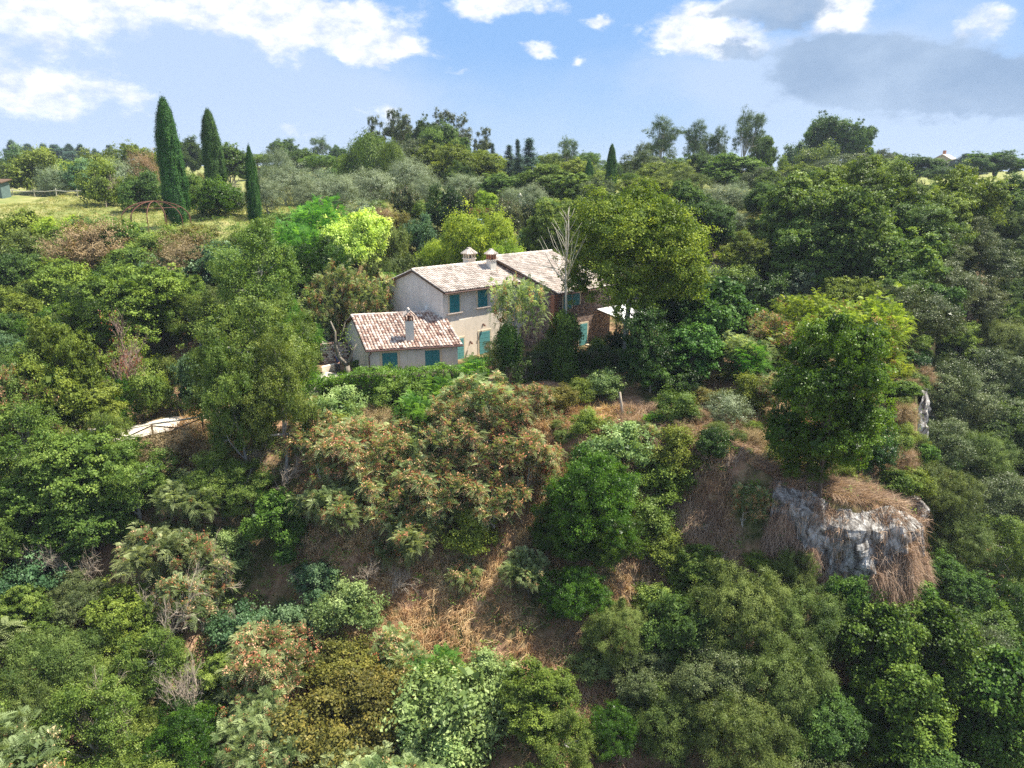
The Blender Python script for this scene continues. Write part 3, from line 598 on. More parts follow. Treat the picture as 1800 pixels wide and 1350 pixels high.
# shrubs: foliage down to the ground
def shrub(seed, mat, **k):
    a = dict(R=1.6, H=1.2, zc=1.05, nl=12, lr=.40, ncl=190, lpc=55, ll=.12, lw=.07, cr=.22, mat=mat, bark=BK, tr=.05, limbs=6, low=.7); a.update(k); return lambda: round_tree(seed, **a)
for key, mt, nm, kw in [('s_green', 'maple', 'bush', {}), ('s_oak', 'oak', 'bush', {}), ('s_elm', 'elm', 'bush', dict(cr=.26, nl=18, lr=.3)), ('s_olive', 'olive', 'grey_leaved_bush', dict(ll=.14, lw=.03, tipup=.2)),
                        ('s_yellow', 'ylw_ol', 'bush', dict(cr=.27, nl=18, lr=.3)), ('s_rusty', 'rusty', 'bush', dict(cr=.27)), ('s_brown', 'brown', 'dry_bush', dict(ll=.12, lw=.03, tipup=.3, lpc=60)),
                        ('s_teal', 'teal', 'bush', dict(cr=.27, nl=18, lr=.3)), ('s_pale', 'pale', 'bush', dict(cr=.26, nl=16, lr=.32)), ('s_lime', 'lime', 'bush', {}), ('s_dark', 'laurel', 'laurel_bush', {}), ('s_vivid', 'vivid', 'bush', {}),
                        ('s_broad', 'broad', 'broad_leaved_bush', dict(ll=.2, lw=.15, lpc=30)), ('s_willow', 'willow', 'bush', dict(ll=.14, lw=.045, droop=.12)), ('s_ivy', 'ivy', 'ivy_bush', dict(ll=.14, lw=.11, lpc=46))]:
    sp(key, nm, 'shrub', [shrub(200+len(S)*3+i, L[mt], **kw) for i in (0, 1)])
sp('s_flower', 'flowering_bush', 'shrub', [shrub(301, L['holm'], pod=L['flower'], podf=.75, tipup=.15), shrub(302, L['holm'], pod=L['flower'], podf=.65, tipup=.15)])
sp('clipped', 'clipped_bush', 'shrub', [shrub(305, L['lime'], nl=8, lr=.6, ncl=260, H=1.4, zc=1.3, cr=.16)])
sp('s_frond', 'locust_sapling', 'shrub', [(lambda s=s: frond_tree(s, R=1.5, H=1.2, zc=1.3, nl=8, npt=90, nf=6, mat=L['locust'], bark=BK, pod=L['pod'], podf=.35, tr=.05)) for s in (311, 312)])
sp('s_fresh', 'ailanthus_sapling', 'shrub', [(lambda s=s: frond_tree(s, R=1.5, H=1.3, zc=1.3, nl=8, npt=90, nf=6, fl=.7, mat=L['fresh'], bark=BK, tr=.05)) for s in (313, 314)])
sp('bare', 'bare_tree', 'dead tree', [(lambda s=s: bare_tree(s, 5.5, .62, BW, 4, .11)) for s in (321, 322, 323)])
sp('barered', 'bare_tree', 'dead tree', [lambda: bare_tree(325, 5.5, .6, BR, 4, .11, L['redleaf'], .08, (4, 7))])
sp('brush', 'dead_brushwood', 'dead branches', [(lambda s=s: bare_tree(s, 3.4, .9, BW, 3, .05, kids=(5, 8))) for s in (327, 328)])
sp('ivycol', 'ivy_clad_stump', 'tree stump', [(lambda s=s: ivy_column(s, .85, 5.0, L['ivy'], BK)) for s in (331, 332)])
sp('ivybig', 'ivy_clad_tree', 'ivy tree', [rt(seed=s, R=2.6, H=4.2, zc=4.2, nl=30, lr=.30, ncl=620, lpc=46, ll=.17, lw=.14, cr=.30, droop=.15, mat=L['ivy'], bark=BK, low=.9, lobetint=.18) for s in (335, 336)])

_rng = random.Random(7)
PLANTS = []
def get(kind, i=None):
    s = S[kind]; i = _rng.randrange(len(s['var'])) if i is None else i % len(s['var'])
    if s['built'][i] is None: s['built'][i] = s['var'][i]()
    return s, s['built'][i]
def put_plant(kind, x, y, z, sx, sz, label, group=None, lean=0.0, rz=None, vi=None):
    s, (parts, _) = get(kind, vi)
    root = empty(s['name'], (x, y, z), _rng.uniform(0, 6.28) if rz is None else rz)
    if lean: root.rotation_euler = (_rng.uniform(-lean, lean), _rng.uniform(-lean, lean), root.rotation_euler[2])
    root.scale = (sx*_rng.uniform(.88, 1.12), sx*_rng.uniform(.88, 1.12), sz); tag(root, label, s['cat'], group)
    for nm, me in parts: obj(nm, me, root)
    PLANTS.append((x, y, z, sx*SPEC_R(kind), root)); return root
def SPEC_R(kind): return get_spec(kind)['R']
def get_spec(kind):
    s = S[kind]
    for b in s['built']:
        if b: return b[1]
    return get(kind, 0)[1][1]
TS = np.concatenate([np.linspace(14, 130, 900), np.linspace(130.5, 420, 500)])
def P(kind, px, py, pw, label, D=None, asp=1.0, group=None, rz=None, vi=None, lean=0.09):
    if D is not None and D >= 110 and kind in ('oak', 'ylwoak', 'maple', 'holm', 'airy'): py += pw*.10
    """a plant whose crown is seen at that direction with that angular width; rooted on the terrain"""
    sd = get_spec(kind); R, Hc = sd['R'], sd['Hc']; d = ray(px, py)
    if D is not None:
        t = D/d[1]; s = .94*pw*t/F/(2*R); need = (CAMZ+d[2]*t-gz(d[0]*t, d[1]*t))/Hc
        if need < .8*s*asp and d[2] < -.03: D = None
    if D is None:
        X, Y, Zr = d[0]*TS, d[1]*TS, CAMZ+d[2]*TS; s = .94*pw*TS/F/(2*R)
        g = terrain(X, Y); f = Zr-(g+Hc*s*asp); i = np.argmax(f < 0)
        if not (f < 0).any(): i = len(TS)-1
        t = TS[i]
    else: t = D/d[1]
    s = .94*pw*t/F/(2*R); x, y, zr = d[0]*t, d[1]*t, CAMZ+d[2]*t; g = gz(x, y)
    sz = s*asp
    if D is not None: sz = min(max((zr-g)/Hc, s*asp*.6), s*asp*1.7)
    return put_plant(kind, x, y, g-.1, s, sz, label, group, lean, rz, vi)
def PC(kind, pxt, pyt, pyb, pw, D, label, **k):
    """column: top pixel, base pixel row, width, distance"""
    sd = get_spec(kind); tp = at_y(pxt, pyt, D); g = gz(tp[0], D); s = (.76 if 'cyp' in kind else 1.)*pw*(D/cos(PITCH))/F/(2*sd['R'])
    sz = (tp[2]-g)/(sd['Hc']*2); return put_plant(kind, tp[0], D, g-.1, s, sz, label, k.get('group'), k.get('lean', 0), k.get('rz'), k.get('vi'))
# ------------------------------------------------------------------ buildings
def stucco(name, c, c2, stain=0.5):
    m, t, b = pmat(name, 0.95, 0.1); tc = t.new('ShaderNodeTexCoord'); Pp = tc.outputs['Object']
    mp = t.new('ShaderNodeMapping'); t.put(mp.inputs[0], Pp); mp.inputs['Scale'].default_value = (1, 1, .35)
    n = t.noise(mp.outputs[0], 1.6, 6, .65); n2 = t.noise(Pp, 3.2, 4, .6)
    col = t.ramp(n, [(.3, c2), (.6, c), (.75, tuple(min(1, v*1.12) for v in c))]); col = t.mix(t.m('MULTIPLY', t.ramp(n2, [(.45, 0.), (.7, 1.)]), stain*.5), col, tuple(v*.55 for v in c))
    t.put(b.inputs['Base Color'], col); bp = t.new('ShaderNodeBump'); bp.inputs['Strength'].default_value = .3; bp.inputs['Distance'].default_value = .03
    t.put(bp.inputs['Height'], n2); t.put(b.inputs['Normal'], bp.outputs[0]); return m
def stone_wall_mat():
    m, t, b = pmat('rubble_stone', 0.95, 0.1); tc = t.new('ShaderNodeTexCoord'); Pp = tc.outputs['Object']
    nz = t.noise(Pp, 2.5, 3, .5, col=True); vm = t.new('ShaderNodeVectorMath', operation='MULTIPLY_ADD'); t.put(vm.inputs[0], nz); vm.inputs[1].default_value = (.25,)*3; t.put(vm.inputs[2], Pp)
    mp = t.new('ShaderNodeMapping'); t.put(mp.inputs[0], vm.outputs[0]); mp.inputs['Scale'].default_value = (1, 1, 1.5)
    v1 = t.new('ShaderNodeTexVoronoi', feature='DISTANCE_TO_EDGE'); t.put(v1.inputs['Vector'], mp.outputs[0]); v1.inputs['Scale'].default_value = 3.0
    v2 = t.new('ShaderNodeTexVoronoi'); t.put(v2.inputs['Vector'], mp.outputs[0]); v2.inputs['Scale'].default_value = 3.0
    rgb = t.new('ShaderNodeSeparateColor'); t.put(rgb.inputs[0], v2.outputs['Color'])
    st = t.ramp(rgb.outputs[0], [(.0, (.075, .055, .05)), (.35, (.15, .105, .09)), (.6, (.24, .17, .14)), (.85, (.33, .22, .17)), (1, (.12, .11, .11))])
    c = t.mix(t.sstep(v1.outputs['Distance'], .02, .09), (.46, .37, .31), st)
    c = t.mix(t.m('MULTIPLY', t.noise(Pp, 1.1, 4), .35), c, (.12, .09, .08))
    t.put(b.inputs['Base Color'], c); bp = t.new('ShaderNodeBump'); bp.inputs['Strength'].default_value = .9; bp.inputs['Distance'].default_value = .08
    t.put(bp.inputs['Height'], t.sstep(v1.outputs['Distance'], 0., .12)); t.put(b.inputs['Normal'], bp.outputs[0]); return m
def tile_mat(name, stops, dirt):
    m, t, b = pmat(name, 0.9, 0.15); ti = attr_tint(t); tc = t.new('ShaderNodeTexCoord'); n = t.noise(tc.outputs['Object'], 9, 5, .7); n2 = t.noise(tc.outputs['Object'], .8, 4, .6)
    c = t.ramp(ti, stops); c = t.mix(t.ramp(n, [(.42, 0.), (.66, .55)]), c, dirt); c = t.mix(t.ramp(n2, [(.5, 0.), (.72, .6)]), c, tuple(v*.7 for v in dirt)); t.put(b.inputs['Base Color'], c); return m
M_st_grey = stucco('shade_grey_weathered_stucco', (.68, .64, .59), (.56, .52, .475)); M_st_cream = stucco('cream_stucco', (.82, .71, .58), (.71, .62, .51), .25)  # the grey also carries the eave shadow painted on the upper front
M_st_annex = stucco('pale_stucco', (.66, .63, .57), (.55, .52, .47), .3); M_stone = stone_wall_mat()
M_tile_new = tile_mat('terracotta_tiles', [(0, (.17, .095, .075)), (.25, (.34, .22, .17)), (.5, (.52, .40, .33)), (.75, (.66, .56, .48)), (1, (.78, .70, .62))], (.15, .10, .09))
M_tile_old = tile_mat('faded_roof_tiles', [(0, (.25, .195, .16)), (.3, (.45, .38, .325)), (.6, (.62, .54, .475)), (1, (.76, .69, .61))], (.19, .155, .13))
M_teal = flat_mat('teal_painted_wood', (.022, .19, .215), .6, .4, .15, 6); M_teal_l = flat_mat('faded_teal_painted_wood', (.10, .30, .30), .6, .4, .12, 6)
M_case = flat_mat('cream_casing', (.62, .52, .38), .85, .2, .1); M_brick = flat_mat('brick_red', (.38, .17, .10), .9, .1, .3, 12)
M_wood = flat_mat('dark_brown_wood', (.12, .075, .045), .85, .2, .3, 5); M_pipe = flat_mat('copper_brown_pipe', (.10, .045, .035), .5, .5, .2, 5)
M_black = flat_mat('black_void', (.012, .012, .012), .9, .1); M_white = flat_mat('white_paint', (.75, .75, .73), .6, .3, .06); M_ridge = flat_mat('pale_ridge_mortar', (.62, .52, .45), .9, .1, .2, 7)
M_iron = flat_mat('rusty_iron', (.13, .055, .035), .8, .3, .3, 8)

TV = .17
def tiled_slope(mb, r, A, U, D, lu, ld, pitch=.25, course=.36, rad=.105, lift=.03):
    """barrel tiles on a slope: A top-left corner on the ridge, U unit along the ridge, D unit down the slope"""
    Nn = np.cross(D, U); Nn = Nn if Nn[2] > 0 else -Nn; nc = int(lu/pitch); nr_ = int(ld/course)+1; pitch = lu/nc; course = ld/nr_
    th = np.linspace(0, pi, 6); th2 = np.linspace(pi, 2*pi, 4)
    for i in range(nc):
        cu = (i+.5)*pitch
        for j in range(nr_):
            s0 = j*course-.05 + r.normal(0, .012); s1 = (j+1)*course+.02+r.normal(0, .012); jit = r.normal(0, .008); h0 = lift; h1 = lift+.028
            t = float(np.clip(r.normal(.52, TV), 0, 1)); k = rad*r.uniform(.94, 1.06)
            a = [A+U*(cu+jit+np.cos(q)*k*.86)+D*s0+Nn*(h0+np.sin(q)*k*.8) for q in th]; b = [A+U*(cu+jit+np.cos(q)*k)+D*s1+Nn*(h1+np.sin(q)*k*.95) for q in th]
            mb.add(a+b, [(q, q+1, 7+q, 6+q) for q in range(5)]+[(6, 7, 8, 9, 10, 11)], 0, t)
            if i < nc-1:      # channel tile between two covers
                cc = cu+pitch/2; a = [A+U*(cc+np.cos(q)*k*.7)+D*s0+Nn*(h0+.035+np.sin(q)*.04) for q in th2]; b = [A+U*(cc+np.cos(q)*k*.7)+D*s1+Nn*(h0+.045+np.sin(q)*.04) for q in th2]
                mb.add(a+b, [(q, q+1, 5+q, 4+q) for q in range(3)], 0, max(0, t-.25))
def ridge_tiles(mb, r, A, U, lu, rad=.13, up=.05):
    n = int(lu/.38)+1; W = unit(np.cross(U, [0, 0, 1.0])[None])[0]; th = np.linspace(-.2, pi+.2, 7); Z = np.array([0, 0, 1.0])
    for i in range(n):
        s0 = i*lu/n; s1 = (i+1)*lu/n+.04; k0 = rad*.88; k1 = rad
        a = [A+U*s0+W*np.cos(q)*k0+Z*(np.sin(q)*k0+up) for q in th]; b = [A+U*s1+W*np.cos(q)*k1+Z*(np.sin(q)*k1+up+.02) for q in th]
        mb.add(a+b, [(q, q+1, 8+q, 7+q) for q in range(6)]+[tuple(range(7, 14))], 0, float(np.clip(r.normal(.75, .15), 0, 1)))
class Frame:
    def __init__(s, O, u, v): s.O = np.array(O, float); s.u = np.array([*u, 0]); s.v = np.array([*v, 0]); s.n = unit(np.cross(s.u, [0, 0, 1.0])[None])[0]
    def p(s, a, b, z): return s.O+s.u*a+s.v*b+np.array([0, 0, z-s.O[2]])
def shutter(parent, fr_o, along, out, w, h, mat, casing=.14, sill=True, name='window', boards=8, label=None, door=False):
    """window with closed board shutters; origin is centre-bottom of the opening on the wall face"""
    ax = (along, out, (0, 0, 1)); o = np.array(fr_o, float); out = np.array(out); along = np.array(along); Z = np.array([0, 0, 1.0])
    m = MB(); m.box(o+out*.012+Z*h/2, (w-.004, .02, h-.004), ax); e = m.build(name, M_black, parent)
    if label: tag(e, label)
    c = MB()
    for s in (-1, 1): c.box(o+along*s*(w/2+casing/2)+out*.02+Z*h/2, (casing, .045, h), ax)
    c.box(o+out*.021+Z*(h+casing/2), (w+2*casing, .05, casing), ax); c.build('frame', M_case, e)
    if sill: s_ = MB(); s_.box(o+out*.07-Z*.04, (w+.5, .22, .08), ax); s_.build('sill', M_ridge, e)
    for s in (-1, 1):
        sh = MB(); ww = w/2-.015; cx = o+along*s*(w/4)
        for k in range(boards):
            hh = h/boards; sh.box(cx+out*(.045+.006*(k % 2))+Z*(hh*(k+.5)), (ww, .03, hh-.012), ax)
        sh.box(cx+out*.03+Z*h/2, (ww-.01, .012, h-.01), ax)
        sh.build('shutter', mat, e)
    return e
rr = np.random.RandomState(42)
Zv = np.array([0, 0, 1.0])
ub = np.array([sin(R_(49)), cos(R_(49))]); vb = np.array([-sin(R_(50)), cos(R_(50))])
HZ = 0.1
A0 = np.array([-5.57, 56.73, HZ]); FR = Frame(A0, ub, vb); nb = FR.n   # outward normal of the long front
W1 = 6.6; L1 = 8.3; EZ1 = 5.75; RZ1 = 7.05; PRO = 3.8; L2 = 7.2; EZ2 = 5.1; RZ2 = 7.35
house = empty('farmhouse', tuple(A0)); house_root = house
tag(house, 'two storey farmhouse with grey stucco gable, teal shutters and faded tile roof', 'house')
def child_of(parent, o):
    o.parent = parent; o.matrix_parent_inverse = parent.matrix_world.inverted(); return o
bpy.context.view_layer.update()
class Root:      # build parts in world coordinates under an empty placed at its base
    pass
def WB(mb, name, mats, parent, smooth=False):
    o = mb.build(name, mats, None, smooth); o.parent = parent
    p = parent
    off = np.zeros(3)
    while p is not None: off += np.array(p.location); p = p.parent
    o.location = tuple(-off) if parent.type == 'EMPTY' else (0, 0, 0)
    return o
# block 1 walls: grey above sunlit cream paints the eave shadow on the front; gable same grey
b1 = MB(); F1 = FR
zb = -1.6; band = 3.15
def gable_prism(mb, F, a0, a1, b0, b1_, z0, ez0, ez1, rz, rb, mi=0):
    # a along ridge, b across; ridge at b=rb
    prof = [(b0, z0), (b1_, z0), (b1_, ez1), (rb, rz), (b0, ez0)]
    L = [F.p(a0, b, z) for b, z in prof]; Rr = [F.p(a1, b, z) for b, z in prof]; n = 5
    mb.add(L+Rr, [tuple(range(5)), tuple(range(5, 10))[::-1]]+[(i, (i+1) % n, n+(i+1) % n, n+i) for i in range(n)], mi)
gable_prism(b1, FR, 0, L1+.5, 0, W1, zb, EZ1, EZ1, RZ1, W1/2); WB(b1, 'wall', [M_st_grey], house)
fr = MB(); q = [FR.p(0.0, 0, z)+nb*.004 for z in ()]
fr.hexa([FR.p(.02, 0, zb), FR.p(L1, 0, zb), FR.p(L1, 0, zb)+nb*.03, FR.p(.02, 0, zb)+nb*.03], [FR.p(.02, 0, band), FR.p(L1, 0, band+.25), FR.p(L1, 0, band+.25)+nb*.03, FR.p(.02, 0, band)+nb*.03]); WB(fr, 'sunlit_lower_front_wall', [M_st_cream], house)  # sunlit tone put into the colour, up to the eave shadow line
# block 2 stone
b2 = MB(); rb2 = W1/2; gable_prism(b2, FR, L1, L1+L2, -PRO, W1+.1, zb, EZ2, EZ1-.1, RZ2-.1, rb2); WB(b2, 'stone_wall', [M_stone], house)
up = MB()   # quoins at the corner in brick courses
cn = FR.p(L1, -PRO, 0)
for k in range(46):
    z = -0.6+k*.122; l1 = .34 if k % 2 else .5; l2 = .5 if k % 2 else .34
    for s, (dd, ln) in enumerate(((np.array([*vb, 0]), l1), (np.array([*ub, 0]), l2))):
        outn = -np.array([*ub, 0]) if s == 0 else nb
        outn = -unit(np.cross(dd, Zv)[None])[0] if s == 0 else nb
        up.box(np.array([cn[0], cn[1], z])+dd*ln/2+outn*.012, (ln, .04, .108), (dd, outn, Zv), 0, rr.rand())
WB(up, 'brick_quoins', [M_brick], house)
def roof_block(a0, a1, b0, bR, bE, zE0, zR, zE1, tmat, name, over=.45, verge=.25):
    rf = MB(); rf2 = MB()
    for (be, ze) in ((b0, zE0), (bE, zE1)):
        top = FR.p(a0-verge, bR, zR+.1); sgn = -1 if be < bR else 1
        slope = (zR-ze)/abs(bR-be); ed = be+sgn*over; zed = ze-slope*over
        bot = FR.p(a0-verge, ed, zed+.1); D = bot-top; ld = np.linalg.norm(D); D = D/ld; U = np.array([*ub, 0]); lu = a1-a0+2*verge
        tiled_slope(rf, rr, top, U, D, lu, ld, pitch=.24, course=.34)
        Nn = np.cross(D, U); Nn = Nn if Nn[2] > 0 else -Nn
        a = [top, top+U*lu, top+U*lu+D*ld, top+D*ld]; rf2.hexa([p-Nn*.10 for p in a], [p+Nn*.0 for p in a])
    ridge_tiles(rf, rr, FR.p(a0-verge, bR, zR+.1), np.array([*ub, 0]), a1-a0+2*verge, .14, .06)
    r_ = WB(rf, name, [tmat], house); w_ = WB(rf2, 'roof_deck', [M_wood], r_); w_.location = (0, 0, 0); return r_
roof_block(0, L1, 0, W1/2, W1, EZ1, RZ1, EZ1, M_tile_old, 'roof')
roof_block(L1+.2, L1+L2, -PRO, rb2, W1+.1, EZ2, RZ2+.12, EZ1-.1, M_tile_old, 'roof')
# gutters, rain pipes
g = MB(); g.tube([FR.p(-.2, -.5, EZ1-.14), FR.p(L1, -.5, EZ1-.14)], .055, 6); WB(g, 'gutter', [M_pipe], house)
g = MB(); g.tube([FR.p(L1+.2, -PRO-.5, EZ2-.12), FR.p(L1+L2, -PRO-.5, EZ2-.12)], .055, 6); WB(g, 'gutter', [M_pipe], house)
g = MB(); g.tube([FR.p(L1+.2, -PRO-.5, EZ2-.15), FR.p(L1+.3, -PRO-.12, EZ2-.6), FR.p(L1+.32, -PRO-.1, -.8)], .05, 6); WB(g, 'rain_pipe', [M_pipe], house)
g = MB(); g.tube([FR.p(L1-.12, -.5, EZ1-.2), FR.p(L1-.12, -.10, EZ1-.7), FR.p(L1-.12, -.1, -.8)], .05, 6); WB(g, 'rain_pipe', [M_pipe], house)
g = MB(); g.tube([FR.p(.1, W1+.5, EZ1-.15), FR.p(.05, W1+.45, EZ1-.5), FR.p(-.06, W1-.1, EZ1-.8), FR.p(-.07, W1-.1, -.5)], .05, 6); WB(g, 'rain_pipe', [M_pipe], house)
def hs(px, py, plane_b, w, h, mat, **k):
    """window whose opening's bottom centre is seen at a pixel of the front plane"""
    d = ray(px, py); n2 = nb; o = FR.p(0, plane_b, 0); t = ((o-np.array([0, 0, CAMZ]))@n2)/(d@n2); pt = np.array([0, 0, CAMZ])+d*t
    return pt
U3 = np.array([*ub, 0]); V3 = np.array([*vb, 0])
def win(px, py, pb, w, h, mat, **k):
    pt = hs(px, py, pb, w, h, mat); a = np.array(pt)-np.array(A0); e = shutter(house, a+nb*.03*(1 if pt[2] < 3 and pb == 0 else 0), U3, nb, w, h, mat, **k); return e
win(799, 549, 0, 1.0, 1.45, M_teal); win(848, 539, 0, 1.0, 1.4, M_teal)
win(851.5, 626, 0, 1.15, 2.2, M_teal_l, name='door', sill=False, boards=12)
win(806.5, 632, 0, 1.0, 1.8, M_teal_l, sill=False, boards=10)
# left facing gable of the stone block (protruding part)
nl = unit(np.cross(V3, Zv)[None])[0]; nl = nl if nl[0] < 0 else -nl
def on_plane(px, py, o, n2):
    d = ray(px, py); c = np.array([0, 0, CAMZ]); t = ((o-c)@n2)/(d@n2); return c+d*t
pt = on_plane(935.5, 537, FR.p(L1, 0, 0), nl); shutter(house, pt-A0, V3, nl, 1.3, 1.45, M_teal, casing=.02, sill=False)
win(1024, 611, -PRO, 1.0, 2.2, M_teal_l, name='door', sill=False, boards=12)
win(997, 543, -PRO, 1.0, 1.4, M_teal, sill=False); win(1012, 536, -PRO, .9, 1.3, M_teal, sill=False)
# wall lamps
for px, py in ((826, 601), (848.5, 570)):
    pt = hs(px, py, 0, 0, 0, None); lm = MB(); o = pt+nb*.03
    lm.box(o+nb*.03, (.10, .05, .16), (U3, nb, Zv)); lm.tube([o+nb*.05, o+nb*.2+Zv*.06, o+nb*.24], .018, 5); lm.tube([o+nb*.24+Zv*.04, o+nb*.24-Zv*.06, o+nb*.24-Zv*.12], [.03, .09, .12], 8)
    WB(lm, 'wall_lamp', [M_iron], house)
pt = on_plane(751, 541, FR.p(0, 0, 0), nl); bx = MB(); bx.box(pt+nl*.08, (.22, .16, .32), (V3, nl, Zv)); bx.tube([pt+nl*.02+Zv*.2, pt+nl*.02+Zv*2.2], .012, 4); WB(bx, 'meter_box', [M_white], house)
def chimney(pt, base_z, w, shaft, lantern, mats, parent, rot=0.0, axes=None):
    ax = axes; U, Vv = np.array(ax[0]), np.array(ax[1]); b = np.array([pt[0], pt[1], base_z]); m = MB(); m.box(b+Zv*shaft/2, (w, w, shaft), ax, 0); m.box(b+Zv*(shaft+.03), (w+.12, w+.12, .07), ax, 0)
    ch = WB(m, 'chimney', [mats[0]], parent); ln = MB(); z0 = shaft+.065
    for i in (-1, 0, 1):
        for j in (-1, 0, 1):
            if i == 0 and j == 0: continue
            ln.box(b+U*i*(w/2-.06)+Vv*j*(w/2-.06)+Zv*(z0+lantern/2), (.11, .11, lantern), ax, 0, .5)
    ln.box(b+Zv*(z0+lantern/2), (w*.45, w*.45, lantern-.02), ax, 1); ln.box(b+Zv*(z0+lantern+.03), (w+.1, w+.1, .06), ax, 0)
    l_ = WB(ln, 'lantern', [mats[1], M_black], ch); l_.location = (0, 0, 0)
    cp = MB(); z1 = z0+lantern+.06; wv = w/2+.16
    base = [b+U*i*wv+Vv*j*wv+Zv*z1 for i, j in ((-1, -1), (1, -1), (1, 1), (-1, 1))]; tp = [b+U*i*.07+Vv*j*.07+Zv*(z1+w*.55) for i, j in ((-1, -1), (1, -1), (1, 1), (-1, 1))]; cp.hexa(base, tp, 0, .6)
    for s in range(4):
        for q in np.linspace(.12, .88, 4):
            e0 = base[s]*(1-q)+base[(s+1) % 4]*q; e1 = tp[s]*(1-q)+tp[(s+1) % 4]*q; cp.tube([e0+Zv*.0, e1+Zv*.02], [.085, .05], 6, 0, float(rr.uniform(.3, 1)))
    cp.box(b+Zv*(z1+w*.55+.05), (.28, .28, .08), ax, 0, .8); c_ = WB(cp, 'cap', [M_tile_old], ch); c_.location = (0, 0, 0); return ch
bpy.context.view_layer.update()
chimney(FR.p(6.1, W1/2+.35, 0), RZ1-.5, .78, 1.05, .34, (M_st_cream, M_case), house, axes=(U3, nb, Zv))
chimney(FR.p(7.2, W1/2-1.1, 0), RZ1-.9, .62, 1.35, .42, (M_st_annex, M_brick), house, axes=(U3, nb, Zv))
# ---------------- annex
AZ = -0.5
ua = np.array([sin(R_(75.5)), cos(R_(75.5))]); va = np.array([-sin(R_(24)), cos(R_(24))])
pA = at_z(646, 613.5, 2.1); pA[2] = AZ; FA = Frame(pA, ua, va); na = FA.n
TV = .24
annex = empty('farmhouse_annex', tuple(pA)); tag(annex, 'low pale annex with terracotta barrel tile roof in front of the grey gable', 'outbuilding')
bpy.context.view_layer.update()
LA = 6.9; WA = 8.6; EA = 2.1; RA = 3.75
am = MB(); prof = [(0, -2), (WA, -2), (WA, EA), (WA/2, RA), (0, EA)]
Ls = [FA.p(0, b, z) for b, z in prof]; Rs = [FA.p(LA, b, z) for b, z in prof]
am.add(Ls+Rs, [tuple(range(5)), tuple(range(5, 10))[::-1]]+[(i, (i+1) % 5, 5+(i+1) % 5, 5+i) for i in range(5)]); WB(am, 'wall', [M_st_annex], annex)
rf = MB(); dk = MB(); Ua = np.array([*ua, 0]); Va = np.array([*va, 0])
for be in (0, WA):
    sg = -1 if be == 0 else 1; sl = (RA-EA)/(WA/2); top = FA.p(-.25, WA/2, RA+.1); bot = FA.p(-.25, be+sg*.4, EA-sl*.4+.1); D = bot-top; ld = np.linalg.norm(D); D /= ld
    tiled_slope(rf, rr, top, Ua, D, LA+.55, ld, .25, .36, .11)
    Nn = np.cross(D, Ua); Nn = Nn if Nn[2] > 0 else -Nn; a = [top, top+Ua*(LA+.55), top+Ua*(LA+.55)+D*ld, top+D*ld]; dk.hexa([p-Nn*.1 for p in a], a)
ridge_tiles(rf, rr, FA.p(-.25, WA/2, RA+.1), Ua, LA+.55)
ro = WB(rf, 'roof', [M_tile_new], annex); d_ = WB(dk, 'roof_deck', [M_wood], ro); d_.location = (0, 0, 0)
g = MB(); g.tube([FA.p(-.25, -.48, EA-.08), FA.p(LA+.3, -.48, EA-.08)], .06, 6); WB(g, 'gutter', [M_pipe], annex)
g = MB(); g.tube([FA.p(.1, -.48, EA-.12), FA.p(.15, -.4, EA-.3), FA.p(.05, -.12, EA-.5), FA.p(.04, -.1, -.9)], .05, 6); WB(g, 'rain_pipe', [M_pipe], annex)
for px, w in ((686, 1.15), (760.5, 1.15)):
    d = ray(px, 645); c = np.array([0, 0, CAMZ]); t = ((FA.O-c)@na)/(d@na); q = c+d*t; q[2] = AZ+.35
    shutter(annex, q-pA, Ua, na, w, 1.85, M_teal, sill=False, boards=8, casing=.18)
pl = MB(); pl.hexa([FA.p(3.0, 0, -.6), FA.p(4.35, 0, -.6), FA.p(4.35, 0, -.6)+na*.05, FA.p(3.0, 0, -.6)+na*.05], [FA.p(3.0, 0, EA-.3), FA.p(4.35, 0, EA-.3), FA.p(4.35, 0, EA-.3)+na*.05, FA.p(3.0, 0, EA-.3)+na*.05]); WB(pl, 'blind_panel', [M_st_annex], annex)
def annex_chimney():
    q = on_plane(720.5, 597, FA.p(0, -.05, EA+.1), unit(np.cross(Ua, FA.p(0, WA/2, RA)-FA.p(0, 0, EA))[None])[0])
    m = MB(); ax = (Ua, na, Zv); w = .62; m.box(q+Zv*.55, (w, w*.9, 1.9), ax); ch = WB(m, 'chimney', [M_st_annex], annex)
    ln = MB()
    for i in (-1, 0, 1):
        for j in (-1, 1): ln.box(q+Ua*i*(w/2-.05)+na*j*(w/2-.08)+Zv*1.68, (.09, .09, .36), ax)
    ln.box(q+Zv*1.68, (w*.4, w*.4, .33), ax, 1); l_ = WB(ln, 'lantern', [M_brick, M_black], ch); l_.location = (0, 0, 0)
    cp = MB(); e = w/2+.14
    a = [q+Ua*i*e+na*j*e+Zv*z for i, j, z in ((-1, -1, 1.87), (-1, 1, 1.87), (0, 1, 2.3), (0, -1, 2.3))]; cp.hexa([p for p in a], [p+Zv*.07+Ua*-.02 for p in a], 0, .7)
    a = [q+Ua*i*e+na*j*e+Zv*z for i, j, z in ((0, -1, 2.3), (0, 1, 2.3), (1, 1, 1.87), (1, -1, 1.87))]; cp.hexa([p for p in a], [p+Zv*.07+Ua*.02 for p in a], 0, .5)
    cp.tube([q+na*e+Zv*2.37, q-na*e+Zv*2.37], .09, 6, 0, .9); c_ = WB(cp, 'cap', [M_tile_new], ch); c_.location = (0, 0, 0)
annex_chimney()

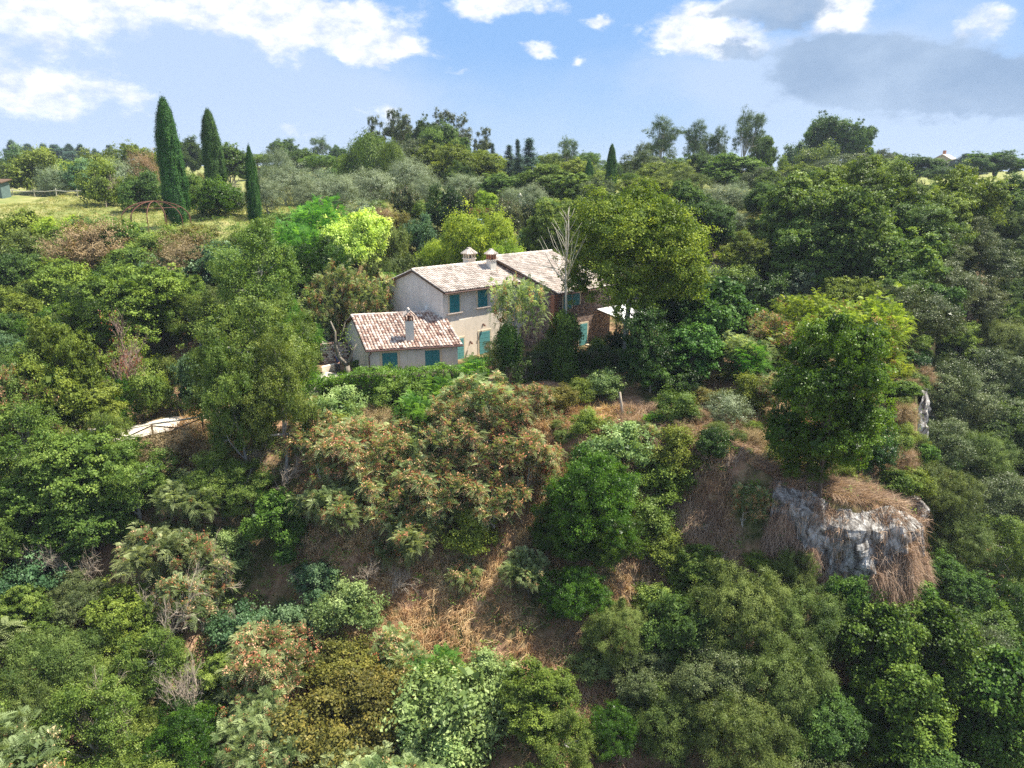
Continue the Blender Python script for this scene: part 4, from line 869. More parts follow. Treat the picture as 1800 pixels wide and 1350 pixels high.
# ---------------- terrace bits
bp_ = at_z(589, 636, -.5)
def stacked_bricks():
    e = empty('tile_stack', (-14.7, 57.6, -.5), R_(12)); tag(e, 'stack of pale terracotta bricks left of the annex gable', 'brick stack'); m = MB(); r = np.random.RandomState(5)
    for k in range(12):
        for i in range(5): m.box((-1.0+i*.42+(k % 2)*.15+r.normal(0, .015), r.normal(0, .02), .1+k*.155), (.37, .8, .125), None, 0, r.rand())
    m.box((-.02, .1, .95), (1.9, .55, 1.9), None, 1); m.build('bricks', [M_tile_new, M_black], e)
stacked_bricks()
# retaining wall top (pale coping) beside it
rw = MB(); a = at_z(566, 650, -.1); b = at_z(588, 645, -.1)
rw.hexa([(a[0], a[1], -2.4), (b[0], b[1], -2.4), (b[0]-.1, b[1]+.4, -2.4), (a[0]-.1, a[1]+.4, -2.4)], [(a[0], a[1], .1), (b[0], b[1], .1), (b[0]-.1, b[1]+.4, .1), (a[0]-.1, a[1]+.4, .1)])
tag(rw.build('retaining_wall', [M_st_cream]), 'short cream retaining wall just below the stacked bricks', 'wall')
# ------------------------------------------------------------------ hedges, fences and small things
def hedge(name, pts, w, h, mat, label, seed, dens=26, base=-.3):
    r = np.random.RandomState(seed); pts = np.array(pts, float); s = np.r_[0, np.cumsum(np.linalg.norm(np.diff(pts[:, :2], axis=0), axis=1))]
    Ln = s[-1]; n = int(Ln*(w+2*h)*dens); u = r.rand(n)*Ln; P0 = np.stack([np.interp(u, s, pts[:, 0]), np.interp(u, s, pts[:, 1]), np.interp(u, s, pts[:, 2])], -1)
    e = .1; P1 = np.stack([np.interp(u+e, s, pts[:, 0]), np.interp(u+e, s, pts[:, 1])], -1); P2 = np.stack([np.interp(u-e, s, pts[:, 0]), np.interp(u-e, s, pts[:, 1])], -1)
    tg = unit(P1-P2); nr = np.stack([-tg[:, 1], tg[:, 0]], -1); a = r.uniform(-1, 1, n)*(w/2+h); top = np.abs(a) < w/2
    lat = np.clip(a, -w/2, w/2); zz = np.where(top, h, h-(np.abs(a)-w/2)); wob = .14*np.sin(u*1.3+seed)+.09*np.sin(u*3.1)+.07*np.sin(u*5+lat*4)
    lat2 = lat*(1+.12*np.sin(u*2.2+zz*2)+wob*.4); C = np.column_stack([P0[:, 0]+nr[:, 0]*lat2, P0[:, 1]+nr[:, 1]*lat2, P0[:, 2]+zz+wob*top])
    rd = np.where(top, 0, np.sign(lat)); N = np.column_stack([nr[:, 0]*rd, nr[:, 1]*rd, np.where(top, 1., .3)])
    K = 16; CC = (C[:, None]+r.randn(n, K, 3)*.09).reshape(-1, 3); o = pts[0]
    ti = .5+.16*r.randn(n)+.08*np.sin(u*1.7)
    me = quads_mesh(name, leaf_quads(r, CC-o, np.repeat(N, K, 0), .12, .07, None, .7), np.clip(np.repeat(ti, K)+.09*r.randn(n*K), 0, 1), [mat])
    ob = obj(name, me); ob.location = tuple(o); tag(ob, label, 'hedge')
    core = MB()
    for i in range(len(pts)-1):
        p, q = pts[i], pts[i+1]; t_ = unit((q-p)[None, :2])[0]; n_ = np.array([-t_[1], t_[0], 0]); k = w/2-.14
        core.hexa([p+n_*k-Zv*.6, q+n_*k-Zv*.6, q-n_*k-Zv*.6, p-n_*k-Zv*.6], [p+n_*k+Zv*(h-.2), q+n_*k+Zv*(h-.2), q-n_*k+Zv*(h-.2), p-n_*k+Zv*(h-.2)], 0, .1)
    c_ = core.build('branches', [BK], ob); c_.location = tuple(-o); return ob
def hp(lst, z): return [tuple(at_z(px, py, zz if (zz := z) is not None else 0)[:2])+(gz(*at_z(px, py, z)[:2]),) for px, py in lst]
def hz(lst):   # (px, py of the top, height)
    out = []
    for px, py, h in lst:
        tt = np.linspace(30, 90, 1200); d = ray(px, py); f = CAMZ+d[2]*tt-(terrain(d[0]*tt, d[1]*tt)+h); t = tt[np.argmax(f < 0)]; out.append((d[0]*t, d[1]*t, gz(d[0]*t, d[1]*t)))
    return out
hedge('hedge', hz([(572, 668, 1.9), (620, 655, 1.9), (700, 652, 1.9), (790, 650, 1.9), (850, 645, 1.7)]), 1.9, 1.9, L['hedge'], 'thick clipped green hedge running in front of the annex shutters', 3)
hedge('hedge', hz([(885, 640, 1.5), (950, 628, 1.5), (1020, 622, 1.4), (1095, 622, 1.3)]), 1.8, 1.6, L['laurel'], 'dark shaded hedge below the rubble stone wall of the farmhouse', 4)

def rail_fence():      # X braced timber fence on the outer side of the path
    xs = [(-31, 43.6), (-27.6, 44.6), (-24.6, 45.6), (-21.6, 46.7), (-18.9, 47.9), (-16.4, 49.0), (-14.2, 49.9)]
    o = np.array([xs[0][0], xs[0][1], gz(*xs[0])]); e = empty('wooden_fence', tuple(o)); tag(e, 'brown timber fence with crossed braces along the pale gravel path', 'fence')
    m = MB(); ps = []
    for x, y in xs:
        z = gz(x, y); p = np.array([x, y, z])-o; ps.append(p); q = MB(); q.tube([p-Zv*.4, p+Zv*1.15], .065, 7); q.build('post', [M_wood], e, True)
    for a, b in zip(ps[:-1], ps[1:]):
        q = MB(); q.tube([a+Zv*1.12, (a+b)/2+Zv*1.1, b+Zv*1.12], .06, 6); q.build('rail', [BI], e, True)
        for s0, s1 in ((.1, 1.0), (1.0, .1)):
            q = MB(); q.tube([a+Zv*s0, b+Zv*s1], .045, 6); q.build('brace', [M_wood], e, True)
rail_fence()
def pole_fence():
    px = [(-6, 346), (22, 339), (60, 338), (98, 335), (134, 329), (165, 327), (200, 326)]
    D = 122; pts = [at_y(a, b, D+3*sin(i)) for i, (a, b) in enumerate(px)]; pts = [np.array([p[0], p[1], gz(p[0], p[1])+1.0]) for p in pts]
    o = pts[0]-Zv*1.0; e = empty('pole_fence', tuple(o)); tag(e, 'weathered low pole fence crossing the far edge of the grass field', 'fence')
    for p in pts: q = MB(); q.tube([p-o-Zv*1.3, p-o+Zv*.35], .07, 6); q.build('post', [BI], e)
    for a, b in zip(pts[:-1], pts[1:]):
        q = MB(); q.tube([a-o, (a+b)/2-o-Zv*.12, b-o], .085, 6); q.build('rail', [BI], e)
pole_fence()
def arbour():
    D = 82.; c = at_y(277, 400, D); z = gz(c[0], c[1]); R = 3.6; e = empty('garden_arbour', (c[0], c[1], z)); tag(e, 'rusty iron arched arbour frame rising from bushes near the tallest cypress', 'arbour')
    for k in range(6):
        a = k*pi/6+.2; q = MB(); th = np.linspace(0, pi, 17); q.tube(np.stack([R*np.cos(th)*cos(a), R*np.cos(th)*sin(a), 1.2+1.9*np.sin(th)], -1), .05, 5)
        for s in (-1, 1): q.tube([(s*R*cos(a), s*R*sin(a), -.3), (s*R*cos(a), s*R*sin(a), 1.2)], .05, 5)
        q.build('arch', [M_iron], e)
    q = MB(); th = np.linspace(0, 2*pi, 25); q.tube(np.stack([R*.75*np.cos(th), R*.75*np.sin(th), 0*th+2.45], -1), .035, 5, cap=False); q.build('hoop', [M_iron], e)
arbour()
def person():
    p = at_z(600.5, 641, .0); x, y = p[0], p[1]; z = gz(x, y)
    x, y = -13.7, 53.8; z = gz(x, y); e = empty('person', (x, y, z), R_(-8)); tag(e, 'person in a navy t-shirt bending forward beside the stacked bricks', 'person')
    skin = flat_mat('skin', (.50, .28, .20), .6, .3, .08); navy = flat_mat('navy_cotton', (.012, .016, .045), .9, .1, .2, 8); hair = flat_mat('grey_hair', (.30, .27, .25), .9, .1, .2, 30); trou = flat_mat('dark_trousers', (.03, .032, .04), .9, .1)
    def skinned(name, verts, edges, mat, sub=2):
        me = bpy.data.meshes.new(name); me.from_pydata([v[:3] for v in verts], edges, []); o = obj(name, me, e); me.materials.append(mat)
        sm = o.modifiers.new('skin', 'SKIN'); sm.use_smooth_shade = True
        for i, v in enumerate(me.skin_vertices[0].data): v.radius = (v[0] if False else verts[i][3], verts[i][4] if len(verts[i]) > 4 else verts[i][3])
        me.skin_vertices[0].data[0].use_root = True
        o.modifiers.new('sub', 'SUBSURF').levels = sub; o.modifiers['sub'].render_levels = sub; return o
    # body (seen from behind, leaning forward, +y is away from the camera)
    V = [(0, 0, .95, .15, .13), (0, .10, 1.15, .14, .10), (0, .24, 1.36, .17, .11), (0, .33, 1.47, .07, .07), (0, .40, 1.53, .055), (0, .47, 1.60, .085, .10), (0, .52, 1.66, .075, .085),
         (-.19, .27, 1.40, .065), (-.27, .30, 1.14, .045), (-.22, .48, .96, .034), (-.21, .55, .92, .03), (.19, .27, 1.40, .065), (.27, .30, 1.14, .045), (.22, .48, .96, .034), (.21, .55, .92, .03),
         (-.10, 0, .88, .095), (-.11, .06, .48, .065), (-.11, -.02, .09, .045), (-.11, .12, .04, .04), (.10, 0, .88, .095), (.11, .06, .48, .065), (.11, -.02, .09, .045), (.11, .12, .04, .04)]
    E = [(0, 1), (1, 2), (2, 3), (3, 4), (4, 5), (5, 6), (2, 7), (7, 8), (8, 9), (9, 10), (2, 11), (11, 12), (12, 13), (13, 14), (0, 15), (15, 16), (16, 17), (17, 18), (0, 19), (19, 20), (20, 21), (21, 22)]
    skinned('body', V, E, skin)
    skinned('shirt', [(0, 0, .93, .17, .15), (0, .10, 1.15, .165, .12), (0, .24, 1.36, .195, .13), (-.19, .27, 1.40, .085), (-.245, .29, 1.24, .07), (.19, .27, 1.40, .085), (.245, .29, 1.24, .07)], [(0, 1), (1, 2), (2, 3), (3, 4), (2, 5), (5, 6)], navy)
    skinned('trousers', [(0, 0, .93, .16, .15), (-.10, 0, .86, .115), (-.11, .06, .48, .085), (-.11, -.02, .12, .065), (.10, 0, .86, .115), (.11, .06, .48, .085), (.11, -.02, .12, .065)], [(0, 1), (1, 2), (2, 3), (0, 4), (4, 5), (5, 6)], trou)
    skinned('hair', [(0, .445, 1.615, .085, .09), (0, .50, 1.685, .085, .085), (0, .56, 1.70, .06, .06)], [(0, 1), (1, 2)], hair)
    for s in (-1, 1):
        for k in range(5):
            a = (k-2)*.016; ln = (.055, .07, .078, .072, .06)[k]
            if k == 0: V2 = [(s*(.21-.03), .54, .92, .010), (s*(.21-.055), .565, .90, .009), (s*(.21-.06), .59, .88, .007)]
            else: V2 = [(s*.21+a, .57, .905, .010), (s*.21+a, .57+ln*.5, .875, .009), (s*.21+a, .57+ln*.7, .835, .007)]
            skinned('finger', V2, [(0, 1), (1, 2)], skin, 1)
    for s in (-1, 1): f = MB(); f.box((s*.11, .06, .03), (.1, .27, .08)); f.build('shoe', [trou], e)
person()
def cactus():
    p = FA.p(-.75, .9, AZ); e = empty('potted_cactus', (p[0], p[1], AZ-.1)); tag(e, 'potted prickly pear with flat dark pads against the annex side wall', 'potted plant'); r = np.random.RandomState(4)
    q = MB(); q.tube([(0, 0, 0), (0, 0, .3), (0, 0, .34)], [.2, .27, .29], 12); q.build('pot', [M_brick], e, True); m = MB(); th = np.linspace(0, 2*pi, 12, endpoint=False)
    def pad(c, w, h, a, lean):
        ax = np.array([cos(a), sin(a), 0]); up = unit(np.array([-sin(a)*lean, cos(a)*lean, 1.0])[None]+ax[None]*r.uniform(-.5, .5))[0]; n_ = np.cross(ax, up)
        ring = [c+ax*w*np.cos(t)+up*h*(1+np.sin(t)) for t in th]; m.hexa([p_-n_*.03 for p_ in ring], [p_+n_*.03 for p_ in ring]); return c+up*h*1.7
    tops = [pad(np.array([r.uniform(-.12, .12), r.uniform(-.12, .12), .3]), .13, .2, r.uniform(0, 3), r.uniform(-.3, .3)) for _ in range(4)]
    for lev in range(3):
        nt = []
        for t_ in tops:
            for _ in range(2):
                if r.rand() < .8: nt.append(pad(t_+r.randn(3)*.05, .12, .18, r.uniform(0, 3), r.uniform(-.6, .6)))
        tops = nt[:7]
    m.build('pads', [L['laurel']], e)
cactus()
def canopy():
    c = [at_z(1046, 541, 3.15), at_z(1090, 551, 3.05), at_z(1089, 573, 2.5), at_z(1052, 562, 2.55)]
    c = [FR.p(L1+L2*.72, -PRO-.1, 3.1), FR.p(L1+L2+1.7, -PRO-.1, 3.1), FR.p(L1+L2+1.7, -PRO-3.0, 2.45), FR.p(L1+L2*.72, -PRO-3.0, 2.45)]
    o = np.array([c[0][0], c[0][1], 0]); e = empty('awning', tuple(o)); tag(e, 'white sloping fabric awning over the patio at the end of the farmhouse', 'awning')
    N = 14; g1 = np.linspace(0, 1, N); A_, B_ = np.meshgrid(g1, g1); Pp = (1-B_)[..., None]*((1-A_)[..., None]*c[0]+A_[..., None]*c[1])+B_[..., None]*((1-A_)[..., None]*c[3]+A_[..., None]*c[2])
    Pp[..., 2] += -.10*np.sin(pi*B_)*np.abs(np.sin(A_*pi*3))-.06*np.sin(pi*A_)*np.sin(pi*B_); Pp -= o
    me = grid_mesh('fabric', Pp[..., 0], Pp[..., 1], Pp[..., 2], [M_white]); f = obj('fabric', me, e); f.modifiers.new('thick', 'SOLIDIFY').thickness = .03
    for k in (2, 3): q = MB(); p = c[k]-o; q.tube([(p[0], p[1], -.5), (p[0], p[1], p[2]-.03)], .05, 8); q.build('post', [M_wood], e)
    for a, b in ((0, 3), (1, 2), (3, 2)): q = MB(); q.tube([c[a]-o-Zv*.06, c[b]-o-Zv*.06], .035, 6); q.build('bar', [M_wood], e)
canopy()
# patio slab with low terracotta edge
pa = [FR.p(L1+3.6, -PRO-.3, 0), FR.p(L1+L2+4.5, -PRO-.3, 0), FR.p(L1+L2+4.0, -PRO-5.5, 0), FR.p(L1+3.2, -PRO-4.2, 0)]
q = MB(); q.hexa([p-Zv*1.2 for p in pa], [p+Zv*.14 for p in pa]); tag(q.build('patio', [flat_mat('pale_paving', (.62, .50, .36), .9, .1, .2, 1.5)]), kind='structure')
def bench(x, y, rz, label, mat):
    z = gz(x, y); e = empty('garden_bench', (x, y, z), rz); tag(e, label, 'bench')
    for nm, c_, s_ in (('seat', (0, 0, .45), (1.9, .5, .06)), ('backrest', (0, .26, .75), (1.9, .05, .45))): q = MB(); [q.box((c_[0], c_[1]+(k-1)*.0, c_[2]+(k-1)*(.16 if nm == 'backrest' else 0)), (s_[0], s_[1], s_[2] if nm == 'seat' else .12)) for k in range(3 if nm == 'backrest' else 1)]; q.build(nm, [mat], e)
    for i in (-1, 1):
        for j in (-1, 1): q = MB(); q.box((i*.88, j*.22, .2), (.07, .07, .5)); q.build('leg', [mat], e)
M_rw = flat_mat('reddish_teak', (.30, .10, .06), .7, .3, .2, 5)
p = at_z(862, 379, 9.0); b1_ = at_y(866, 377, 93.5); b2_ = at_y(838, 379, 93)
bench(b1_[0], 93.5, .1, 'reddish wooden bench behind the pale pool edge', M_rw); bench(b2_[0], 92.6, -.1, 'reddish wooden bench half hidden left of the pool edge', M_rw)
def pool():
    c = at_y(862, 386, 89.5); z = gz(c[0], c[1])+.35; x0, x1 = c[0]-3.8, c[0]+1.6; y0, y1 = 88.0, 92.0
    q = MB(); t_ = .4
    for a in (((x0+x1)/2, y0, z-.5, x1-x0+t_, t_, 1.6), ((x0+x1)/2, y1, z-.5, x1-x0+t_, t_, 1.6), (x0, (y0+y1)/2, z-.5, t_, y1-y0-t_, 1.6), (x1, (y0+y1)/2, z-.5, t_, y1-y0-t_, 1.6)): q.box(a[:3], a[3:])
    e = q.build('pool', [M_white]); tag(e, 'white rimmed garden pool glimpsed between bushes above the house', 'pool')
    w = MB(); w.box(((x0+x1)/2, (y0+y1)/2, z-.4), (x1-x0-t_, y1-y0-t_, 1.3)); wm, t, b = pmat('pool_water', .08, .5); b.inputs['Base Color'].default_value = (.12, .42, .48, 1); w.build('water', [wm], e)
pool()
def parasol(px, py, D, h, label):
    c = at_y(px, py, D); z = gz(c[0], D); h = max(h, c[2]-z); e = empty('closed_parasol', (c[0], D, z)); tag(e, label, 'parasol'); q = MB(); q.tube([(0, 0, 0), (0, 0, h)], .04, 7); q.build('pole', [M_case], e)
    q = MB(); q.tube([(0, 0, h*.30), (0, 0, h*.55), (0, 0, h*.78), (0, 0, h*.82), (0, 0, h*.9), (0, 0, h)], [.17, .22, .16, .28, .2, .03], 10); q.build('canopy', [flat_mat('cream_canvas', (.72, .66, .55), .9, .1, .1)], e, True)
    q = MB(); q.tube([(0, 0, 0), (0, 0, .1)], .3, 12); q.build('base', [M_ridge], e)
parasol(914.5, 352, 95, 2.8, 'tall closed cream parasol standing right of the pool'); parasol(791, 347, 99, 2.4, 'small closed cream parasol tip behind dark bushes left of the pool')
def white_post():
    b = at_z(1095, 736, -2.0); tt = np.linspace(35, 70, 800); d = ray(1095, 737); f = CAMZ+d[2]*tt-terrain(d[0]*tt, d[1]*tt); t = tt[np.argmax(f < 0)]; b = d*t; q = MB(); z = CAMZ+b[2]
    q.tube([(0, 0, -.4), (-.12, .05, .9), (-.28, .08, 1.9)], [.10, .085, .075], 8); o = q.build('pruned_stump', [BW], None, True); o.location = (b[0], b[1], z); tag(o, 'bare pale cut stem standing in dry scrub under the small leafy bush', 'stump')
white_post()
def far_house(px, py, D, w, d_, h, roof, label, rz, wall, name='house'):
    c = at_y(px, py, D); z = gz(c[0], D); e = empty(name, (c[0], D, z), rz); tag(e, label, 'house'); q = MB(); x, y = w/2, d_/2
    pr = [(-y, -3), (y, -3), (y, h), (0, h+roof), (-y, h)]; q.add([(-x, a, b) for a, b in pr]+[(x, a, b) for a, b in pr], [tuple(range(5)), tuple(range(5, 10))[::-1]]+[(i, (i+1) % 5, 5+(i+1) % 5, 5+i) for i in range(5)]); q.build('wall', [wall], e)
    q = MB()
    for s in (-1, 1): a = [(-x-.4, 0, h+roof+.05), (x+.4, 0, h+roof+.05), (x+.4, s*(y+.5), h-.25), (-x-.4, s*(y+.5), h-.25)]; q.hexa([np.array(v) for v in a], [np.array(v)+Zv*.25 for v in a])
    rf = q.build('roof', [M_tile_old], e); q = MB(); q.box((x*.4, .8, h+roof+.5), (.8, .8, 2.0)); q.build('chimney', [M_brick], rf)
    for i in np.linspace(-x*.7, x*.7, max(2, int(w/3))): q = MB(); q.box((i, -y-.02, h*.6), (1.0, .08, 1.4)); q.build('window', [M_black], e)
far_house(2, 306, 175, 13, 8, 3.6, 1.3, 'cream farmhouse at the far left edge beyond the field', .1, M_st_cream)
far_house(1655, 315, 250, 5, 5, 5.2, 1.4, 'small stone house with gabled roof on the right skyline', .7, flat_mat('pale_stone', (.45, .36, .30)))
def shed():
    c = at_y(8, 336, 118); z = gz(c[0], 118); e = empty('garden_shed', (c[0]-1.5, 118, z), .1); tag(e, 'grey green shed with dark roof behind the pole fence', 'shed'); q = MB(); q.box((0, 0, .9), (3.2, 2.6, 2.6)); q.build('wall', [flat_mat('grey_green_boards', (.10, .15, .14), .8)], e)
    q = MB(); q.hexa([(-2, -1.6, 2.1), (2, -1.6, 2.1), (2, 1.6, 2.6), (-2, 1.6, 2.6)], [(-2, -1.6, 2.25), (2, -1.6, 2.25), (2, 1.6, 2.75), (-2, 1.6, 2.75)]); q.build('roof', [M_wood], e)
shed()
# a far cultivated hill at the left horizon
def far_hill():
    X, Y = np.meshgrid(np.linspace(-900, -120, 60), np.linspace(420, 900, 40)); Zz = 10+20*np.exp(-((X+520)/170)**2-((Y-640)/110)**2)-2
    tag(obj('far_hill', grid_mesh('far_hill', X, Y, Zz, [M_ground])), kind='structure')
far_hill()
# ------------------------------------------------------------------ the plants of the photograph
# --- columns
PC('cypress', 286, 179, 378, 44, 84, 'tallest and widest dark cypress column left of the house', vi=0)
PC('cypress', 365, 198, 335, 38, 100, 'second tallest cypress, its foot behind a rounded yellow green bush', vi=1)
PC('thincyp', 437, 262, 405, 28, 78, 'thin short cypress right of the two tall ones', vi=0)
PC('cypress', 1076, 257, 345, 24, 108, 'single dark cypress on the garden slope above the poplar', vi=1)
PC('cypress', 1036, 283, 330, 18, 122, 'short stubby dark cypress just left of the garden cypress', vi=0)
PC('thincyp', 1730, 289, 320, 7, 260, 'left one of two tiny cypresses on the right skyline')
PC('thincyp', 1753, 287, 322, 8, 250, 'right one of two tiny cypresses on the right skyline')
PC('thincyp', 1640, 294, 320, 6, 270, 'tiny cypress tip beside the small stone house on the skyline')
PC('dense', 648, 250, 330, 74, 122, 'dense upright bright green tree left of the ragged skyline trees')
PC('dense', 688, 262, 325, 46, 118, 'narrower dense upright green tree beside the bay tree')
PC('fir', 895, 253, 320, 50, 145, 'smaller blue green fir on the central skyline')
PC('fir', 930, 241, 325, 68, 142, 'taller blue green fir on the central skyline')
PC('fir', 866, 250, 300, 32, 160, 'thin fir tip left of the two skyline firs')
PC('cedarb', 1700, 271, 320, 62, 245, 'dark broad conifer on the right skyline beside two tiny cypresses')
for i, (x, y, w, lb) in enumerate([(20, 250, 34, 'cedar at the left corner of the skyline behind the cream farmhouse'), (47, 256, 32, 'layered cedar second from the left on the far skyline'),
        (75, 256, 26, 'dark cedar third from the left on the far skyline'), (97, 257, 38, 'broad cedar fourth from the left on the far skyline'), (120, 256, 34, 'flat topped cedar in the middle of the far left row'),
        (141, 257, 34, 'cedar with drooping right side in the far left row'), (166, 264, 24, 'small low cedar near the right end of the far left row'), (192, 258, 28, 'rightmost pointed cedar of the far left row')]):
    PC('cedar', x, y, 295, w, 300+6*(i % 3), lb, group='cedars on the far left skyline')
# --- left field edge and skyline
P('s_yellow', 62, 306, 120, 'large yellow green bush near the shed and pole fence', 132, 1.1)
P('s_green', 120, 308, 95, 'mid green bush behind the pole fence at its sagging middle', 140)
P('s_elm', 182, 300, 90, 'olive green bush under the rightmost far cedar', 150)
P('s_teal', 30, 298, 60, 'bluish bush beside the cream farmhouse', 160)
P('s_olive', 95, 322, 60, 'grey green bush low behind the pole fence', 128)
P('s_teal', 150, 318, 70, 'dark bluish bush at the right end of the pole fence', 130)
P('ylwoak', 246, 282, 96, 'tall yellow green tree left of the tallest cypress', 135, .9)
P('s_brown', 258, 297, 60, 'brown domed bush touching the left side of the tallest cypress', 118)
P('s_olive', 222, 315, 80, 'grey bush in front of the yellow green skyline tree', 118)
P('s_oak', 252, 338, 90, 'low dark green bush on the grass left of the tallest cypress', 96, .8)
P('s_green', 228, 336, 60, 'low bright bush on the grass at the far left of the cypress', 104, .8)
P('s_yellow', 175, 325, 80, 'yellowish scrub at the grass edge with dry stems', 100, .8)
P('bare', 180, 318, 50, 'pale leafless sapling above the yellowish scrub on the field', 98, 1.2)
P('oak', 338, 270, 60, 'dark tree between the two tallest cypresses on the skyline', 175, .8)
P('s_rusty', 338, 308, 50, 'reddish brown bush between the two tallest cypresses', 110)
P('s_green', 335, 325, 60, 'green bush on the grass between the two tallest cypresses', 105, .9)
P('s_vivid', 385, 348, 96, 'rounded glossy bush at the foot of the second cypress', 88, 1.15)
P('broad', 400, 292, 80, 'green tree between the second cypress and the thin cypress', 135, .8)
P('oak', 408, 268, 46, 'small dark skyline tree right of the second cypress', 170, .8)
P('bare', 415, 320, 46, 'grey leafless sapling between the second and the thin cypress', 104, 1.2)
P('s_olive', 415, 350, 40, 'pale bush left of the thin cypress foot', 92)
P('umbrella', 452, 282, 80, 'umbrella pine behind the thin cypress', 165, .7)
P('olive', 485, 300, 56, 'broad olive right of the thin cypress near the skyline', 125)
P('oak', 498, 266, 54, 'bluish dark skyline tree right of the thin cypress', 230, .9)
P('pine', 565, 262, 34, 'left one of two small dark pines on the skyline', 225, .8)
P('oak', 592, 262, 36, 'right one of two small dark trees on the skyline', 225, .8)
P('umbrella', 560, 286, 90, 'green umbrella pine below the two small skyline trees', 160, .7)
P('umbrella', 612, 284, 60, 'umbrella pine next to the dense upright tree', 158, .7)
P('oak', 535, 282, 60, 'round dark tree between the olive rows and the skyline', 170, .8)
P('olive', 500, 322, 92, 'silver olive tree right of the thin cypress', 106)
P('olive', 552, 326, 84, 'silver olive tree in the middle of the back row', 108)
P('olive', 590, 340, 78, 'silver olive tree in front of the back row', 100)
P('olive', 540, 348, 70, 'low silver olive tree above the bright green thicket', 94)
P('olive', 470, 345, 70, 'silver olive tree touching the thin cypress', 96)
P('olive', 648, 332, 100, 'large round silver olive beside the pale topped bush', 99)
P('olive', 606, 330, 60, 'silver olive behind the golden tree', 112)
P('olive', 722, 312, 90, 'silver olive below the ragged skyline trees', 112)
P('olive', 697, 300, 60, 'silver olive tucked under the dense upright tree', 120)
P('olive', 752, 338, 70, 'silver olive above the dark bushes left of the pool', 104)
P('olive', 820, 330, 74, 'dark grey olive shading the lawn behind the clipped bush', 110)
P('olive', 938, 352, 66, 'silver olive right behind the tall parasol', 102)
P('olive', 902, 350, 50, 'silver olive left behind the tall parasol', 106)
P('olive', 1268, 352, 70, 'silver olive left in the clump on the right terrace', 108)
P('olive', 1300, 350, 66, 'silver olive in the middle of the clump on the right terrace', 106)
P('olive', 1322, 354, 44, 'silver olive at the grass patch on the right terrace', 104)
P('olive', 1298, 388, 36, 'small pale olive just below the clump on the right terrace', 94)
# centre skyline
P('airy', 655, 246, 42, 'ragged brown tinged tree left on the central skyline', 160)
P('airy', 690, 238, 44, 'tallest ragged tree left of centre on the skyline', 158)
P('airy', 716, 246, 48, 'ragged tree behind the dense upright trees', 155)
P('airy', 772, 238, 50, 'tall airy tree with see through crown on the central skyline', 165)
P('airy', 806, 242, 50, 'airy tree right of the tallest see through crown', 168)
P('airy', 845, 258, 40, 'airy tree left of the skyline firs', 160)
P('s_holm' if 's_holm' in S else 'holm', 718, 275, 80, 'dull olive oak under the ragged skyline trees', 132, .9)
P('ylwoak', 765, 278, 110, 'yellow green oak in the central skyline mass', 130)
P('ylwoak', 812, 290, 120, 'broad yellow green oak above the silver olives', 122)
P('oak', 790, 262, 90, 'dark oak under the airy skyline crowns', 140)
P('ylwoak', 850, 292, 80, 'yellow green oak left of the firs', 126)
P('oak', 740, 255, 70, 'dark oak left in the central skyline mass', 148)
P('oak', 805, 310, 60, 'dark shaded tree above the clipped bush', 116)
P('fir', 915, 290, 46, 'dark fir between the two skyline firs', 138, .8)
P('pine', 995, 268, 40, 'round headed dark pine right of the firs', 150, .8)
P('umbrella', 965, 285, 70, 'umbrella pine canopy right of the taller fir', 160, .7)
P('umbrella', 1030, 283, 80, 'umbrella pine canopy behind the stubby cypress', 165, .7)
P('umbrella', 1108, 298, 44, 'small lime green umbrella crown right of the garden cypress', 116, .8)
P('maple', 960, 322, 110, 'broad mid green maple below the firs', 108)
P('maple', 885, 325, 90, 'green maple behind the clipped bush and parasol', 110)
P('maple', 1010, 335, 90, 'green maple left of the garden cypress', 104)
P('ylwoak', 1005, 296, 90, 'yellow green oak below the round headed pine', 128)
P('oak', 925, 318, 60, 'dark oak foot of the firs', 122)
P('holm', 1048, 340, 66, 'dark grey green cone shaped oak at the foot of the garden cypress', 98, 1.2)
P('holm', 1125, 290, 80, 'dull oak right of the garden cypress near the skyline', 128)
P('ylwoak', 1165, 300, 110, 'yellowish oak below the big skyline pine', 122)
P('ylwoak', 1135, 335, 110, 'yellowish scrub oak above the poplar crown', 106)
P('willow', 1195, 325, 110, 'olive toned tree right above the poplar crown', 112)
P('pine', 1160, 248, 60, 'biggest pine on the skyline right of centre', 150, .9)
P('pine', 1130, 258, 34, 'small grey pine left of the biggest skyline pine', 155, .9)
P('pine', 1215, 250, 44, 'first of the open pines right of the biggest one', 158, 1.)
P('pine', 1240, 244, 32, 'slim pale pine in the open pine row', 160, 1.1)
P('pine', 1268, 246, 34, 'pointed pine left of the tallest open pine', 160, 1.1)
P('pine', 1307, 238, 54, 'tallest open pine with spreading branches on the skyline', 155, 1.1)
P('maple', 1290, 292, 120, 'broad green oak below the open pines', 130)
P('oak', 1232, 292, 70, 'dark tree below the slim pine', 138)
P('oak', 1338, 268, 54, 'dark round tree right of the tallest open pine', 165)
P('holm', 1345, 308, 86, 'dull green tree above the olive clump', 122)
P('oak', 1345, 345, 70, 'dark tree right of the olive clump', 112)
P('s_yellow', 1378, 280, 28, 'small pale pointed tree on the skyline gap', 180, 1.4)
P('s_teal', 1400, 286, 60, 'low bluish bushes on the skyline gap', 185)
P('ylwoak', 1400, 320, 100, 'yellow green oak at the lip of the right terrace', 124)
P('oak', 1452, 246, 90, 'largest dark oak standing alone on the right skyline', 190, 1.)
P('oak', 1500, 256, 66, 'right neighbour of the largest dark skyline oak', 188, 1.)
P('s_elm', 1435, 294, 80, 'grey green bush under the largest skyline oak', 165)
P('holm', 1548, 280, 50, 'dull skyline tree right of the two big oaks', 215)
P('oak', 1575, 284, 44, 'bluish skyline tree beside the dull one', 235)
